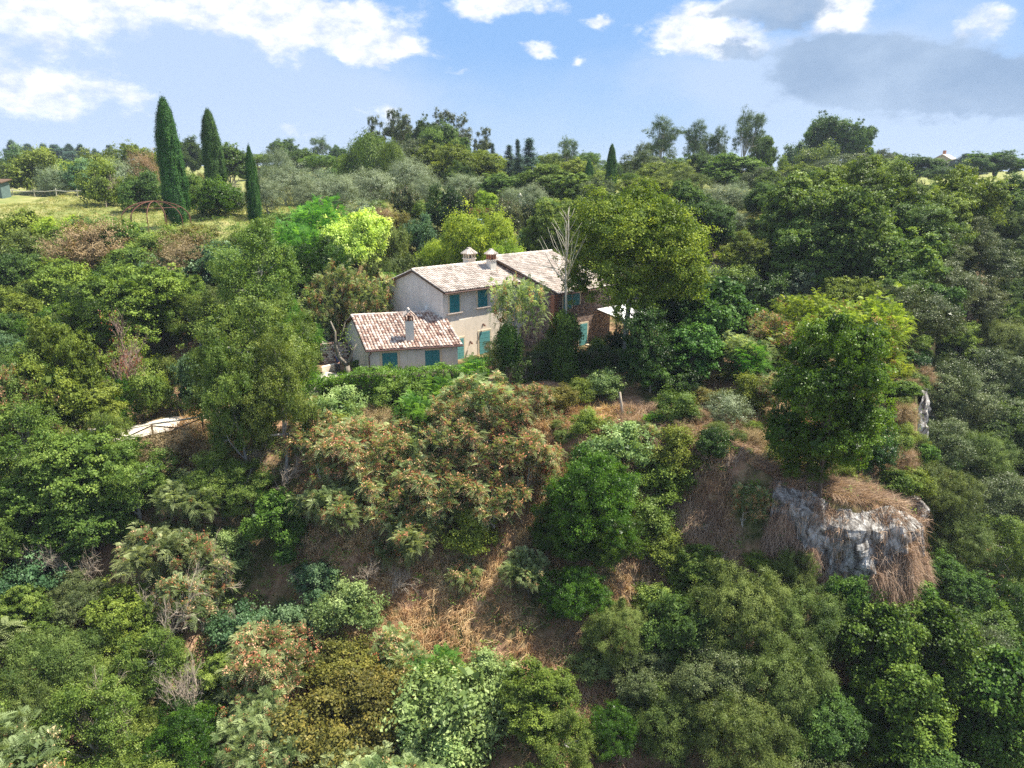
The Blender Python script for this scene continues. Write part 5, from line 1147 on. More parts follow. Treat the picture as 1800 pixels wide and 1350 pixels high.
P('oak', 1612, 298, 84, 'dark round oak left of the small stone house', 172)
P('oak', 1648, 330, 60, 'dark shaded oak below the small stone house', 165)
P('ylwoak', 1545, 312, 100, 'light green domed oak below the skyline oaks', 140)
P('holm', 1480, 312, 110, 'olive green oak under the two big skyline oaks', 145)
P('maple', 1425, 335, 90, 'green oak left of the yellowish oak mass', 118)
# right plateau mass
P('ylwoak', 1500, 345, 150, 'yellow tinged oak with clumped crown at upper right', 108)
P('ylwoak', 1570, 355, 150, 'dark yellow oak right of the clumped one', 106)
P('maple', 1420, 385, 170, 'bright topped maple at the terrace edge', 92)
P('maple', 1500, 425, 200, 'largest maple of the right slope with billowing crown', 84)
P('maple', 1425, 450, 150, 'maple below the bright topped one', 78)
P('maple', 1560, 470, 160, 'dark green maple leaning over the gorge', 78)
P('oak', 1620, 420, 150, 'oak mass right of the billowing maple', 92)
P('oak', 1595, 530, 120, 'oak hanging on the rim above the side cliff', 70)
P('ylwoak', 1650, 370, 120, 'yellow green oak below the skyline at far right', 125)
P('ylwoak', 1690, 340, 130, 'green domed oak crown under the dark conifer', 150)
P('oak', 1770, 345, 110, 'oak crown at the far right edge of the skyline', 160)
P('oak', 1740, 330, 90, 'oak below the two tiny skyline cypresses', 185)
P('holm', 1690, 410, 100, 'dull grey green oak on the far gorge side', 120)
P('oak', 1760, 400, 100, 'dark shaded oak on the far right gorge side', 130)
P('holm', 1650, 455, 100, 'grey green oak hanging on the gorge rim', 100)
P('s_rusty', 1790, 375, 60, 'brown tinged tree crown at the right picture edge', 140)
# gorge (roots on the valley side)
for px, py, pw, kd, lb in [(1720, 465, 100, 'holm', 'grey oak high in the gorge under the dark shaded oak'), (1780, 455, 90, 'oak', 'green oak at the right edge level with the house roof'), (1700, 530, 100, 'holm', 'brownish grey oak in the gorge right of the rim'),
        (1775, 530, 90, 'teal_t', 'bluish oak at the right edge of the gorge'), (1640, 560, 80, 'ivybig', 'ivy clad dark tree on the side cliff'), (1680, 600, 90, 'ylwoak', 'yellow green vine covered tree in the gorge'),
        (1750, 600, 100, 'willow', 'olive green crown in the gorge under the bluish oak'), (1730, 660, 110, 'holm', 'dull olive crown in the gorge level with the hedge'), (1790, 640, 80, 'oak', 'dark crown at the right edge level with the hedge'),
        (1650, 680, 120, 'holm', 'dark grey holm oak right beside the big evergreen'), (1700, 730, 120, 'holm', 'large holm oak in the middle of the gorge'), (1780, 720, 110, 'maple', 'light green crown at the right edge of the gorge'),
        (1640, 780, 110, 'holm', 'holm oak in shade at the cliff foot'), (1720, 810, 120, 'willow', 'olive brown crown right of the rock face'), (1785, 800, 100, 'maple', 'green crown below the light one at the right edge'),
        (1650, 870, 120, 'willow', 'olive crown right beside the pale rock face'), (1740, 890, 130, 'holm', 'grey crown in the lower gorge'), (1790, 900, 90, 'teal_t', 'bluish crown at the right edge level with the rocks'),
        (1680, 950, 120, 'willow', 'olive crown below the rock face on the right'), (1760, 980, 120, 'elm', 'speckled green crown low in the gorge'), (1660, 1030, 110, 'oak', 'dark crown in the shaded ravine bottom'),
        (1770, 1080, 130, 'vividt', 'dark shaded crown at the lower right edge'), (1700, 1120, 130, 'oak', 'shadowed oak at lower right'), (1620, 1160, 150, 'ivybig', 'ivy clad tree below the vines at lower right'),
        (1540, 1160, 140, 'ivybig', 'ivy draped column tree right of the great hackberry'), (1700, 1240, 170, 'ivybig', 'vine covered tree near the bottom right corner'), (1780, 1220, 130, 'holm', 'dark holm oak at the bottom right edge'),
        (1590, 1280, 150, 'ivybig', 'vine covered tree at the bottom edge right of centre'), (1760, 1320, 150, 'oak', 'shaded oak in the bottom right corner'), (1490, 1300, 120, 'vividt', 'dark crown at the bottom between hackberry and ivy')]:
    kd = {'teal_t': 'oak', 'vividt': 'vivid'}.get(kd, kd); P(kd, px, py, pw*1.12, lb)
# --- promontory
P('darkoak', 1462, 715, 210, 'huge dark evergreen oak on the cliff top promontory', None, 1.15)
P('laurel', 1530, 770, 90, 'dark bush filling the right foot of the huge evergreen oak')
P('vivid', 1420, 800, 110, 'dark bush at the left foot of the huge evergreen oak')
P('feather', 1510, 590, 190, 'large feathery yellow green acacia behind the evergreen oak')
P('feather', 1440, 565, 150, 'feathery yellow green acacia left of the large one')
P('feather', 1535, 655, 130, 'feathery acacia spilling over the right rim')
P('locust', 1345, 590, 110, 'locust with fresh leaves right of the fig')
P('locustg', 1300, 622, 90, 'small locust at the right foot of the fig')
P('feather', 1385, 610, 110, 'yellow green acacia left of the evergreen oak')
P('s_fresh', 1320, 640, 90, 'fresh green sapling left of the evergreen oak')
P('s_yellow', 1320, 690, 90, 'olive yellow scrub left of the evergreen oak')
P('locust', 1370, 690, 80, 'rust podded locust tucked beside the evergreen oak')
P('s_olive', 1415, 508, 100, 'grey green bush below the billowing maple')
P('broad', 1240, 560, 175, 'large leaved dark fig tree right of the poplar')
P('broad', 1198, 500, 100, 'dark fig crown behind the poplar')
P('broad', 1215, 620, 120, 'low dark fig branches near the dry bank')
P('oak', 1245, 395, 110, 'dark green oak right of the poplar crown', 82)
P('maple', 1205, 360, 90, 'green maple above the poplar crown', 92)
P('ylwoak', 1310, 450, 90, 'yellow green tree right of the dark oak', 78)
P('bare', 1348, 440, 60, 'reddish leafless bush on the terrace slope', 80)
P('s_elm', 1290, 500, 90, 'pale speckled bush right of the fig top')
P('s_dark', 1345, 520, 90, 'dark green bush under the olive terrace slope')
P('s_green', 1370, 470, 80, 'green bush below the leafless bush')
P('poplar', 1106, 440, 240, 'great poplar with shimmering small leaves right of the house', 56.5, 1.0, vi=0)
P('laurel', 1135, 605, 84, 'dense glossy laurel in front of the awning', None, 1.3)
P('laurel', 1110, 635, 50, 'smaller laurel left of the dense one')
P('broad', 1145, 655, 70, 'low dark broad leaved bush at the laurel foot')
PC('ivycol', 993, 552, 650, 40, 52, 'ivy wrapped trunk stump at the stone corner of the house', vi=0)
PC('ivycol', 893, 575, 650, 34, 51.5, 'ivy wrapped trunk under the locust before the cream wall', vi=1)
def thin_tall():
    p = at_y(993, 600, 52.3); g = gz(p[0], 52.3); e = empty('bare_tree', (p[0], 52.3, g)); tag(e, 'tall thin leafless pale tree before the stone corner', 'dead tree'); r = np.random.RandomState(9); mb = MB(); H = at_y(993, 365, 52.3)[2]-g
    mb.tube([(0, 0, 0), (.05, 0, H*.4), (-.05, 0, H*.65), (.1, 0, H*.85), (.05, 0, H)], [.13, .1, .075, .045, .015], 6)
    for i in range(26):
        f = r.uniform(.55, .97); a = r.uniform(0, 6.28); l = (1.05-f)*H*.55; s = np.array([0, 0, f*H]); d_ = np.array([cos(a)*.6, sin(a)*.6, 1.0]); mb.tube([s, s+d_*l*.5+r.randn(3)*.1, s+d_*l], [.03, .018, .006], 4)
    mb.tube([(0, 0, H*.57), (-1.0, 0, H*.66), (-2.0, .2, H*.68), (-2.7, .2, H*.76)], [.06, .045, .03, .01], 5)
    mb.tube([(-1.0, 0, H*.66), (-1.6, .2, H*.75)], [.03, .01], 4); mb.build('trunk', [BI], e, True)
thin_tall()
P('locusts', 903, 515, 105, 'thin leafy locust in front of the farmhouse front wall', 51.3, 1.15, vi=0)
P('locusts', 872, 545, 50, 'small locust spray hiding part of the cream wall', 51.8)
P('s_green', 965, 612, 50, 'small green bush at the foot of the rubble stone wall', 55.5)
P('s_elm', 870, 628, 40, 'small speckled bush by the faded teal door', 54)
P('s_elm', 1050, 585, 44, 'leafy shrub beside the faded teal door of the stone block', 56)
P('s_dark', 1085, 600, 50, 'dark shrub under the white awning', 57.5)
# --- behind the house
P('yellow', 622, 412, 130, 'cascading golden yellow tree on the slope behind the house', 70, .95)
P('fresh', 560, 405, 110, 'bright green tree left of the golden yellow tree', 72)
P('fresh', 520, 450, 110, 'bright green tree in the thicket left of the house', 66)
P('lime', 835, 425, 120, 'bright lime green acacia right behind the main roof', 72)
P('lime', 885, 438, 90, 'lime green acacia beside the tiled chimney', 70)
P('lime', 765, 428, 70, 'small yellow green acacia left of the bright lime one', 74)
P('fresh', 690, 480, 60, 'green sapling behind the grey gable', 66)
P('lime', 790, 402, 60, 'lime green acacia spray pointing left', 76)
P('s_flower', 755, 462, 60, 'pale flowering bush right above the ridge', 68)
P('s_willow', 712, 440, 84, 'grey green domed bush behind the grey gable', 73)
P('s_willow', 660, 455, 60, 'olive bush between golden tree and gable', 70)
P('maple', 960, 405, 90, 'green maple between pool garden and poplar', 76)
P('teal_x' if 'teal_x' in S else 'oak', 985, 440, 70, 'shaded oak behind the stone block roof', 68)
P('s_teal', 930, 400, 50, 'bluish green bush below the flowering bush', 82)
P('s_dark', 782, 374, 68, 'dark rounded bush left of the garden pool', 88)
P('s_flower', 712, 352, 54, 'dark bush with pale flower heads left of the silver olives', 92, 1.2)
P('s_flower', 888, 388, 66, 'pale flowering bush in front of the parasol', 86)
P('s_flower', 825, 348, 40, 'pale flower headed bush left of the clipped bush', 97)
P('s_flower', 930, 378, 40, 'pale flowering bush under the tall parasol', 90)
P('clipped', 855, 358, 42, 'neatly rounded lime green clipped bush', 96)
P('s_brown', 672, 392, 60, 'brown dry bush above the golden tree', 84)
P('s_rusty', 700, 398, 50, 'rusty bush in the middle of the garden slope', 83)
P('s_teal', 735, 400, 70, 'bluish green creeping bush on the garden slope', 82)
P('s_teal', 765, 412, 60, 'bluish bush left of the lime acacias', 79)
P('s_willow', 680, 420, 80, 'olive bush right of the golden tree', 77)
P('s_olive', 640, 372, 60, 'silver bush above the golden tree', 90)
P('s_elm', 660, 372, 50, 'speckled bush on the slope left of the pale topped bush', 89)
P('s_green', 740, 370, 50, 'green bush between pale topped bush and dark rounded bush', 91)
P('s_yellow', 800, 390, 50, 'yellow green bush below the dark rounded bush', 84)
P('s_green', 960, 370, 70, 'green bush right of the tall parasol', 92)
P('s_green', 1010, 372, 70, 'green bush above the thin leafless tree', 92)
# --- left thicket, upper
for px, py, pw, kd, lb in [(40, 411, 110, 's_yellow', 'yellow green bush below the grass field at the left edge'), (110, 416, 100, 's_lime', 'lime tinted bush at the field edge'), (165, 411, 90, 's_green', 'green bush below the dry stems of the field'),
        (60, 440, 120, 's_willow', 'olive bush under the field at left'), (160, 440, 120, 's_brown', 'straw coloured bush in the upper left thicket'), (215, 421, 100, 's_green', 'bright bush left of the iron arbour'),
        (255, 441, 90, 's_green', 'bush in front of the iron arbour'), (300, 431, 80, 's_yellow', 'yellowish bush at the right foot of the arbour'), (340, 416, 70, 's_rusty', 'red brown bush below the tallest cypress'), (335, 455, 110, 's_brown', 'pinkish brown dry bush in the upper left thicket'),
        (385, 470, 110, 'teal', 'bluish green dark bush below the thin cypress'), (430, 436, 90, 's_elm', 'speckled bush at the foot of the thin cypress'), (475, 431, 100, 's_elm', 'olive speckled bush right of the thin cypress'), (500, 406, 90, 's_green', 'bright bush below the silver olives'),
        (240, 470, 110, 's_green', 'green bush left of the pinkish brown bush'), (290, 480, 90, 's_teal', 'bluish bush beside the pinkish brown bush'), (30, 480, 110, 's_oak', 'dark bush at the left edge under the olive bush'), (105, 500, 120, 's_yellow', 'brownish yellow bush above the dark hollow')]:
    P({'teal': 's_teal'}.get(kd, kd), px, py, pw, lb)
for px, py, pw, kd, lb, D, a in [(240, 530, 170, 'ylwoak', 'yellow green tree with bright side left of the elms', 60, 1.), (150, 560, 150, 'vivid', 'dark shaded tree behind the reddish bare tree', 60, 1.), (310, 520, 110, 'maple', 'green tree between yellow green tree and elms', 63, 1.),
        (455, 500, 160, 'elm', 'speckled elm behind the great elm', 58, 1.), (425, 640, 200, 'elm', 'great speckled elm left of the house', 46, 1.1), (488, 620, 110, 'elm', 'elm right beside the great one', 50, 1.), (425, 705, 130, 'elm', 'elm overhanging the gravel path', 42.5, 1.),
        (490, 705, 130, 'elm', 'elm at the right end of the timber fence', 42.5, 1.), (530, 592, 80, 'fresh', 'vivid green young tree left of the brick stack', 52, 1.1), (538, 652, 58, 'fresh', 'low green tree just left of the person', 50, .9),
        (592, 500, 95, 'locustm', 'locust with red brown pods above the annex', 61, 1.), (640, 450, 90, 'locustm', 'podded locust against the golden tree', 60, 1.), (566, 520, 76, 'locustm', 'podded locust left of the annex ridge', 60.5, 1.), (640, 525, 60, 'broad', 'dark tree squeezed behind the annex and gable', 62, 1.),
        (560, 470, 100, 'vivid', 'dark green tree above the podded locusts', 64, 1.), (480, 440, 110, 'elm', 'olive elm in the thicket under the silver olives', 68, .9),
        (345, 560, 110, 'elm', 'elm behind the dry bank', 58, .9), (5, 520, 110, 'locust', 'pale locust with red pods at the left edge', 42, 1.), (30, 570, 90, 'locust', 'podded locust below the one at the left edge', 41, .9),
        (85, 610, 150, 'ylwoak', 'yellow green tree at the left edge of the dark hollow', 44, 1.)]:
    P(kd, px, py, pw, lb, D, a)
P('barered', 200, 600, 105, 'reddish leafless tree leaning over the dark hollow', 50, 1.1)
P('s_fresh', 210, 665, 60, 'fresh green sapling below the reddish bare tree', 49)
P('s_green', 262, 680, 80, 'round green bush on the dry bank above the path', 49.5)
P('s_teal', 345, 660, 90, 'bluish green bush above the gravel path', 51)
P('s_elm', 300, 640, 50, 'small bush on the dry bank', 53)
P('s_lime', 262, 590, 40, 'lime bush at the right side of the reddish bare tree', 52)
def forked_trunk():
    b = at_z(617, 700, -1.6); x, y = b[0], b[1]; z = gz(x, y); e = empty('forked_tree', (x, y, z)); tag(e, 'forked grey trunk rising from the hedge in front of the annex', 'tree'); mb = MB()
    k = y/F*1.04; H = (CAMZ+ray(613, 643)[2]*y/ray(613, 643)[1]-z)
    mb.tube([(0, 0, -.3), (-.05, 0, H*.5), (-.15, 0, H)], [.24, .2, .2], 8); f = np.array([-.15, 0, H])
    mb.tube([f, f+[-.55, 0, .7], f+[-.75, 0, 1.6], f+[-.7, 0, 2.6], f+[-1.0, .1, 3.4]], [.19, .15, .12, .09, .04], 7); mb.tube([f, f+[.3, 0, .6], f+[.5, 0, 1.1], f+[.85, 0, 1.7]], [.15, .12, .07, .03], 6)
    mb.tube([f+[-.75, 0, 1.6], f+[-.2, 0, 2.4], f+[.1, 0, 3.3]], [.06, .04, .02], 5); mb.tube([f+[.5, 0, 1.1], f+[.35, 0, 1.5]], [.04, .015], 5); mb.build('trunk', [BF], e, True)
    r = np.random.RandomState(3); C = (f+np.array([.1, 0, 2.2]))[None]+r.randn(160, 3)*[.35, .2, .5]; obj('leaves', quads_mesh('leaves', leaf_quads(r, C, sph(r, 160), .13, .08), r.rand(160), [L['elm']]), e)
forked_trunk()
# --- slope under the hedge
for px, py, pw, kd, lb in [(850, 712, 130, 'locust', 'podded locust under the right end of the hedge'), (925, 712, 110, 'locust', 'podded locust below the dark shaded hedge'), (800, 720, 100, 'locust', 'podded locust below the middle of the hedge'),
        (560, 780, 120, 'locust', 'podded locust at the left of the slope thicket'), (640, 790, 140, 'locust', 'wide podded locust in the slope thicket'), (710, 800, 120, 'locust', 'reddish locust in the heart of the slope thicket'), (795, 770, 130, 'locust', 'rust coloured locust in the upper slope thicket'),
        (870, 780, 140, 'locust', 'broad rusty locust above the vivid round tree'), (930, 815, 110, 'locust', 'brown tinged locust left of the vivid round tree'), (770, 850, 140, 'locust', 'podded locust in the lower slope thicket'), (680, 880, 150, 'locust', 'large pale locust low in the slope thicket'),
        (860, 870, 130, 'locust', 'podded locust just above the bare slope'), (590, 880, 130, 'locustg', 'green locust at the lower left of the thicket'), (740, 930, 120, 'locustg', 'dull green locust over the dry grass'), (830, 930, 110, 's_yellow', 'olive bush over the dry grass'),
        (820, 1012, 66, 's_frond', 'lone locust sapling on the dry slope'), (930, 1005, 90, 'locustg', 'shaded bluish locust on the dry slope'), (705, 960, 90, 's_frond', 'small locust sapling above the straw slope'),
        (700, 690, 84, 's_green', 'green bush hanging below the hedge'), (735, 725, 84, 's_fresh', 'fresh green fronds below the hedge'), (775, 690, 70, 's_fresh', 'fresh fronds spilling over the hedge'), (830, 660, 80, 's_fresh', 'fresh green fronds at the right end of the hedge'),
        (590, 715, 100, 's_pale', 'pale green bush at the left end of the hedge'), (655, 765, 80, 's_pale', 'pale bush under the forked trunk'), (545, 715, 80, 's_willow', 'olive bush left of the pale bushes'), (600, 760, 80, 's_yellow', 'yellow green bush in the thicket top'),
        (665, 750, 70, 's_brown', 'brown bush under the hanging green bush'), (1062, 672, 84, 's_pale', 'small leafy bush above the bare pale stem'), (1020, 690, 60, 's_yellow', 'yellow green scrub left of the small leafy bush'), (975, 700, 80, 's_rusty', 'rusty scrub under the shaded hedge'),
        (1192, 712, 80, 's_elm', 'speckled bush on the dry bank'), (1148, 738, 36, 's_fresh', 'tiny fresh sapling on the dry bank'), (1192, 655, 60, 's_fresh', 'fresh sapling at the foot of the fig'), (1240, 700, 60, 's_rusty', 'rust coloured scrub on the dry bank'),
        (1275, 720, 90, 's_olive', 'olive grey scrub left of the evergreen oak'), (1085, 790, 120, 's_pale', 'grey green shrub above the vivid round tree'), (1075, 850, 90, 's_pale', 'second grey green shrub beside the vivid round tree'), (1195, 790, 110, 's_yellow', 'feathery yellow olive shrub in the middle of the dry bank'),
        (1180, 850, 110, 's_yellow', 'yellow olive shrub lower on the dry bank'), (1140, 900, 100, 's_elm', 'speckled shrub right of the vivid round tree'), (1255, 780, 70, 's_dark', 'shaded bush left of the fallen dead branches'), (1030, 740, 60, 's_yellow', 'dry yellow scrub above the grey green shrub'), (1230, 660, 50, 's_brown', 'dry scrub below the fig')]:
    P(kd, px, py, pw, lb)
P('vivid', 1025, 880, 180, 'vivid dark green round tree on the slope', None, 1.15)
P('vivid', 985, 935, 120, 'left lower part tree beside the vivid round one')
P('vivid', 1020, 1040, 130, 'shaded dark green tree below the vivid round one')
P('vivid', 1080, 950, 120, 'vivid green tree at the right of the round one')
P('locust', 1312, 880, 90, 'small podded locust in front of the dark rock hollow')
P('brush', 1300, 775, 80, 'tangle of fallen dead branches left of the cliff', None, .8)
P('brush', 1225, 900, 80, 'pale dead branches on the gully side', None, .8)
P('brush', 1350, 800, 60, 'dead branches under the evergreen oak', None, .8)
for px, py, pw, lb in [(700, 850, 60, 'bare pale stems poking out of the rusty locusts'), (800, 815, 50, 'thin bare stems in the upper rusty locusts'), (610, 860, 60, 'bare twigs in the left part of the locust thicket'), (900, 850, 50, 'bare stems beside the vivid round tree'), (490, 830, 110, 'leafless twiggy thicket left of the podded locusts'), (440, 800, 80, 'leafless twigs under the path elms'), (640, 1000, 70, 'bare twisted stem over the straw slope'), (685, 1000, 90, 'bare dark stems rising from the straw slope')]:
    P('bare', px, py, pw, lb)
# --- left middle
for px, py, pw, kd, lb in [(60, 700, 170, 'elm', 'speckled elm at the left edge level with the path'), (135, 720, 140, 'ylwoak', 'yellow speckled tree left of the path'), (185, 790, 120, 'elm', 'light elm whose top touches the gravel path'), (60, 800, 170, 'elm', 'light green elm at the left edge below the path'),
        (150, 830, 180, 'maple', 'bright green maple in the left middle'), (235, 850, 140, 'elm', 'speckled elm in the left middle'), (60, 900, 150, 'maple', 'bright green maple at the left edge'), (160, 920, 140, 'maple', 'shaded maple above the whitish branches'),
        (310, 800, 110, 's_brown', 'brown dry tangle under the timber fence'), (385, 850, 110, 'elm', 'elm with shaded foot under the path'), (440, 860, 100, 'elm', 'elm left of the ivy clad tree'), (490, 925, 100, 'ivybig', 'ivy clad dark tree left of the podded locusts'),
        (330, 880, 110, 'locustg', 'locust in the left middle gap'), (400, 960, 100, 's_pale', 'pale round bush left of the ivy clad tree'), (290, 970, 150, 'locustg', 'fresh fronded locust left of centre below'), (345, 1040, 130, 'locust', 'podded locust behind the bare branches'),
        (60, 1010, 120, 's_teal', 'grey bluish bush at the left edge'), (130, 1060, 120, 'holm', 'dull tree between the whitish branches'), (30, 1090, 120, 'maple', 'green tree at the left edge of the lower forest'), (220, 1090, 150, 'lime_x', 'yellow green elm behind the bare branches'),
        (90, 1180, 190, 'willow', 'olive brown hackberry at lower left'), (30, 1260, 170, 'willow', 'olive hackberry at the left bottom corner'), (150, 1290, 190, 'elm', 'pale speckled elm at the bottom left'), (270, 1180, 140, 'elm', 'yellow green elm under the bare branches'),
        (340, 1290, 150, 'vivid', 'dark green tree at the bottom left of centre'), (250, 1310, 130, 'elm', 'pale elm at the bottom edge behind twigs'), (470, 1170, 170, 'locust', 'large podded locust in the lower left centre'), (420, 1110, 120, 's_teal', 'bluish bush above the large podded locust'),
        (520, 1110, 130, 's_teal', 'bluish green bush under the ivy clad tree'), (610, 1070, 120, 's_pale', 'pale bluish round bush left of the straw slope'), (560, 1020, 90, 's_teal', 'bluish bush below the left thicket'), (600, 1180, 130, 's_rusty', 'rusty olive vine heap left of the pale tree'),
        (660, 1230, 160, 's_rusty', 'large rusty vine mass beside the pale tree'), (560, 1290, 180, 's_rusty', 'rusty vine mass at the bottom edge'), (450, 1270, 140, 'locustg', 'green locust at the bottom left of the vine mass'), (700, 1150, 110, 's_frond', 'locust sapling at the lower end of the straw slope'),
        (770, 1190, 110, 's_fresh', 'fresh green sapling above the pale tree'), (650, 1310, 120, 's_rusty', 'rusty bush at the bottom centre left')]:
    P({'lime_x': 'ylwoak'}.get(kd, kd), px, py, pw, lb)
P('s_pale', 800, 1250, 210, 'large pale grey green tree at the bottom centre', None, 1.1)
P('s_pale', 870, 1200, 130, 'pale tree crown behind the large pale one')
P('s_pale', 760, 1330, 160, 'pale tree crown cut by the bottom edge')
P('ylwoak', 935, 1240, 150, 'yellow green tree right of the large pale tree')
P('elm', 990, 1310, 130, 'speckled tree at the bottom edge right of the yellow green one')
for px, py, pw, kd, lb in [(1300, 1065, 190, 'willow', 'great hackberry crown below the rock face'), (1200, 1110, 160, 'oak', 'dark oak crown left of the great hackberry'), (1365, 1190, 200, 'willow', 'largest olive hackberry in the lower right'), (1230, 1015, 120, 'maple', 'bright green crown on top of the hackberries'),
        (1425, 1095, 150, 'willow', 'hackberry at the foot of the dry vines'), (1395, 1005, 100, 'willow', 'hackberry top touching the pale rock'), (1255, 1205, 160, 'holm', 'dull grey green crown between the lower right hackberries'), (1175, 1260, 150, 'willow', 'hackberry at the dark gap near the bottom'),
        (1310, 1300, 180, 'willow', 'hackberry at the bottom edge right of centre'), (1440, 1275, 150, 'oak', 'dark oak crown near the ivy trees'),
        (1085, 1110, 130, 'willow', 'hanging olive crown left of the great hackberries'), (1130, 1200, 140, 'holm', 'shadowed crown in the dark gap'), (1080, 1290, 120, 'vivid', 'dark crown in the gap at the bottom'), (1150, 1060, 90, 's_elm', 'speckled bush right of the shaded slope'), (1040, 1170, 80, 's_pale', 'small pale bush at the edge of the shaded slope'),
        (1160, 960, 90, 's_yellow', 'olive bush above the hackberries')]:
    P(kd, px, py, pw, lb)
P('ivybig', 1490, 1080, 90, 'ivy draped tree below the dry vines', None, 1.2)
P('s_ivy', 1590, 1040, 90, 'green creeper spilling down the cliff corner')
P('s_brown', 1470, 1050, 80, 'lower brown vine heap under the rock face')
for px, py, pw, kd, lb in [(300, 860, 60, 'brush', 'tangle of dry twigs under the brown dry tangle'), (245, 1000, 80, 'brush', 'pale twigs beside the fresh fronded locust'), (420, 1060, 80, 'brush', 'bare twigs over the bluish bush'), (530, 985, 80, 'brush', 'bare twigs below the ivy clad dark tree'),
        (560, 840, 60, 'brush', 'bare twigs at the left of the locust thicket'), (1450, 960, 60, 'brush', 'dead sprays hanging on the pale rock'), (1390, 1150, 60, 'brush', 'bare twigs among the lower right hackberries'), (1130, 1000, 70, 'brush', 'fallen dead branches right of the shaded green tree')]:
    P(kd, px, py, pw, lb, None, 1.5)
def near_branches():
    for px, py, pw, lb, a in [(265, 1090, 130, 'pale forked dead branches standing over the lower left crowns', .85), (330, 1180, 110, 'pale leafless branches right of the forked ones', 1.1), (190, 1220, 110, 'pale upright bare stems at lower left', 1.2), (50, 960, 80, 'whitish bare branches at the left edge', 1.), (150, 960, 90, 'arched whitish bare branches at left', .9), (380, 1010, 80, 'grey bare branch across the dark gap', 1.)]:
        P('bare', px, py, pw*1.25, lb, None, a*1.7)
near_branches()
# ------------------------------------------------------------------ filler plants between the ones above (share a label and a group)
occ = np.array([(p[0], p[1], p[3]) for p in PLANTS])
def proj(x, y, z):
    c, s = cos(PITCH), sin(PITCH); dz = z-CAMZ; t = y*c-dz*s; v = y*s+dz*c; return 900+F*x/max(t, .1), 675-F*v/max(t, .1), t
FIL = random.Random(11)
SKX = [0, 230, 600, 700, 760, 850, 1000, 1130, 1300, 1400, 1440, 1530, 1620, 1700, 1800]; SKY = [272, 275, 268, 250, 245, 265, 278, 270, 268, 288, 272, 285, 300, 312, 322]
def fill(n, x0, x1, y0, y1, kinds, r0, r1, gap, label, group, mask=None, hmax=None, cap=99):
    global occ; k = 0; tries = 0
    while k < n and tries < n*25 and k < cap:
        tries += 1; x = FIL.uniform(x0, x1); y = FIL.uniform(y0, y1); z = gz(x, y); px, py, t = proj(x, y, z+1.5)
        if t < 5 or px < -140 or px > 1940 or py > 1500: continue
        if mask and not mask(x, y, px, py): continue
        r = FIL.uniform(r0, r1); d = np.hypot(occ[:, 0]-x, occ[:, 1]-y)
        if (d < (occ[:, 2]*gap+r*.75)).any(): continue
        kd = FIL.choice(kinds); s = r/SPEC_R(kd); sd_ = get_spec(kd)
        if proj(x, y, z+s*(sd_['Hc']+sd_['H'])*1.1)[1] < np.interp(px, SKX, SKY)+FIL.uniform(2, 14): continue
        put_plant(kd, x, y, z-.15, s, s*FIL.uniform(.85, 1.15), name_it(kd, *proj(x, y, z+r)[:2], label), group, .08); occ = np.vstack([occ, [x, y, r]]); k += 1
    return k
LAND = [(proj(p[0], p[1], p[2]+p[3])[:2], p[4]['label']) for p in PLANTS if len(p[4]['label'].split()) <= 9]
LX = np.array([a[0] for a in LAND]); USED = set(p[4]['label'] for p in PLANTS)
ADJ = dict(oak='dark green oak', maple='mid green maple', ylwoak='yellow green oak', holm='dull green holm oak', willow='olive hackberry', elm='speckled elm', locustg='green locust', ivybig='ivy clad tree', umbrella='umbrella pine', locust='podded locust',
    s_green='green bush', s_elm='speckled bush', s_oak='dark bush', s_yellow='yellowish bush', s_teal='bluish bush', s_willow='olive bush', s_vivid='deep green bush', s_olive='grey bush', s_dark='glossy dark bush', s_brown='brown bush', s_frond='locust sapling', s_rusty='rusty bush', s_ivy='creeper bush')
def name_it(kind, px, py, fb):
    o = np.argsort(np.hypot(LX[:, 0]-px, LX[:, 1]-py))[:14]
    for i in o:
        dx = px-LX[i, 0]; dy = py-LX[i, 1]; a = math.degrees(math.atan2(-dy, dx)) % 360
        w = ['right of', 'above and right of', 'above', 'above and left of', 'left of', 'below and left of', 'below', 'below and right of'][int((a+22.5)//45) % 8]
        for q in ('', 'small ', 'broad ') if False else ('',):
            lb = f"{ADJ.get(kind, 'bush')} {w} the {LAND[i][1]}"
            if lb not in USED and len(lb.split()) <= 16: USED.add(lb); return lb
    return fb
hole = lambda px, py: ((580 < px < 1120 and 430 < py < 660) or (215 < px < 420 and 700 < py < 780))
def m_forest(x, y, px, py): return not (560 < px < 1320 and 560 < py < 1240)
n1 = fill(90, -60, 8, 8, 46, ['elm', 'maple', 'willow', 'locustg', 'oak', 'holm'], 1.6, 3.0, .45, 'green tree of mixed height filling the wooded slope at lower left', 'trees filling the lower left slope', lambda x, y, px, py: (px < 560 or py > 1330) and not (380 < py < 800))
n2 = fill(60, 8, 60, 8, 40, ['willow', 'holm', 'oak', 'willow'], 2.0, 3.4, .45, 'olive green tree filling the wooded foot of the cliff', 'trees filling the foot of the cliff', lambda x, y, px, py: py > 960 and not (px < 1080 and py < 1260))
n3 = fill(190, 26, 260, 40, 330, ['holm', 'oak', 'willow', 'maple', 'ylwoak'], 2.6, 4.6, .36, 'tree crown packed into the wooded gorge at the right', 'trees filling the gorge', lambda x, y, px, py: px > 1560 and py > 330)
n4 = fill(110, -75, -6, 52, 84, ['s_green', 's_elm', 's_oak', 's_yellow', 's_teal', 's_willow', 's_vivid'], 1.2, 2.4, .5, 'bush of the dense thicket on the bank left of the house', 'bushes of the left thicket', lambda x, y, px, py: px < 660 and py > 428 and not (230 < px < 340 and 590 < py < 700) and not (540 < px < 720 and py > 560))
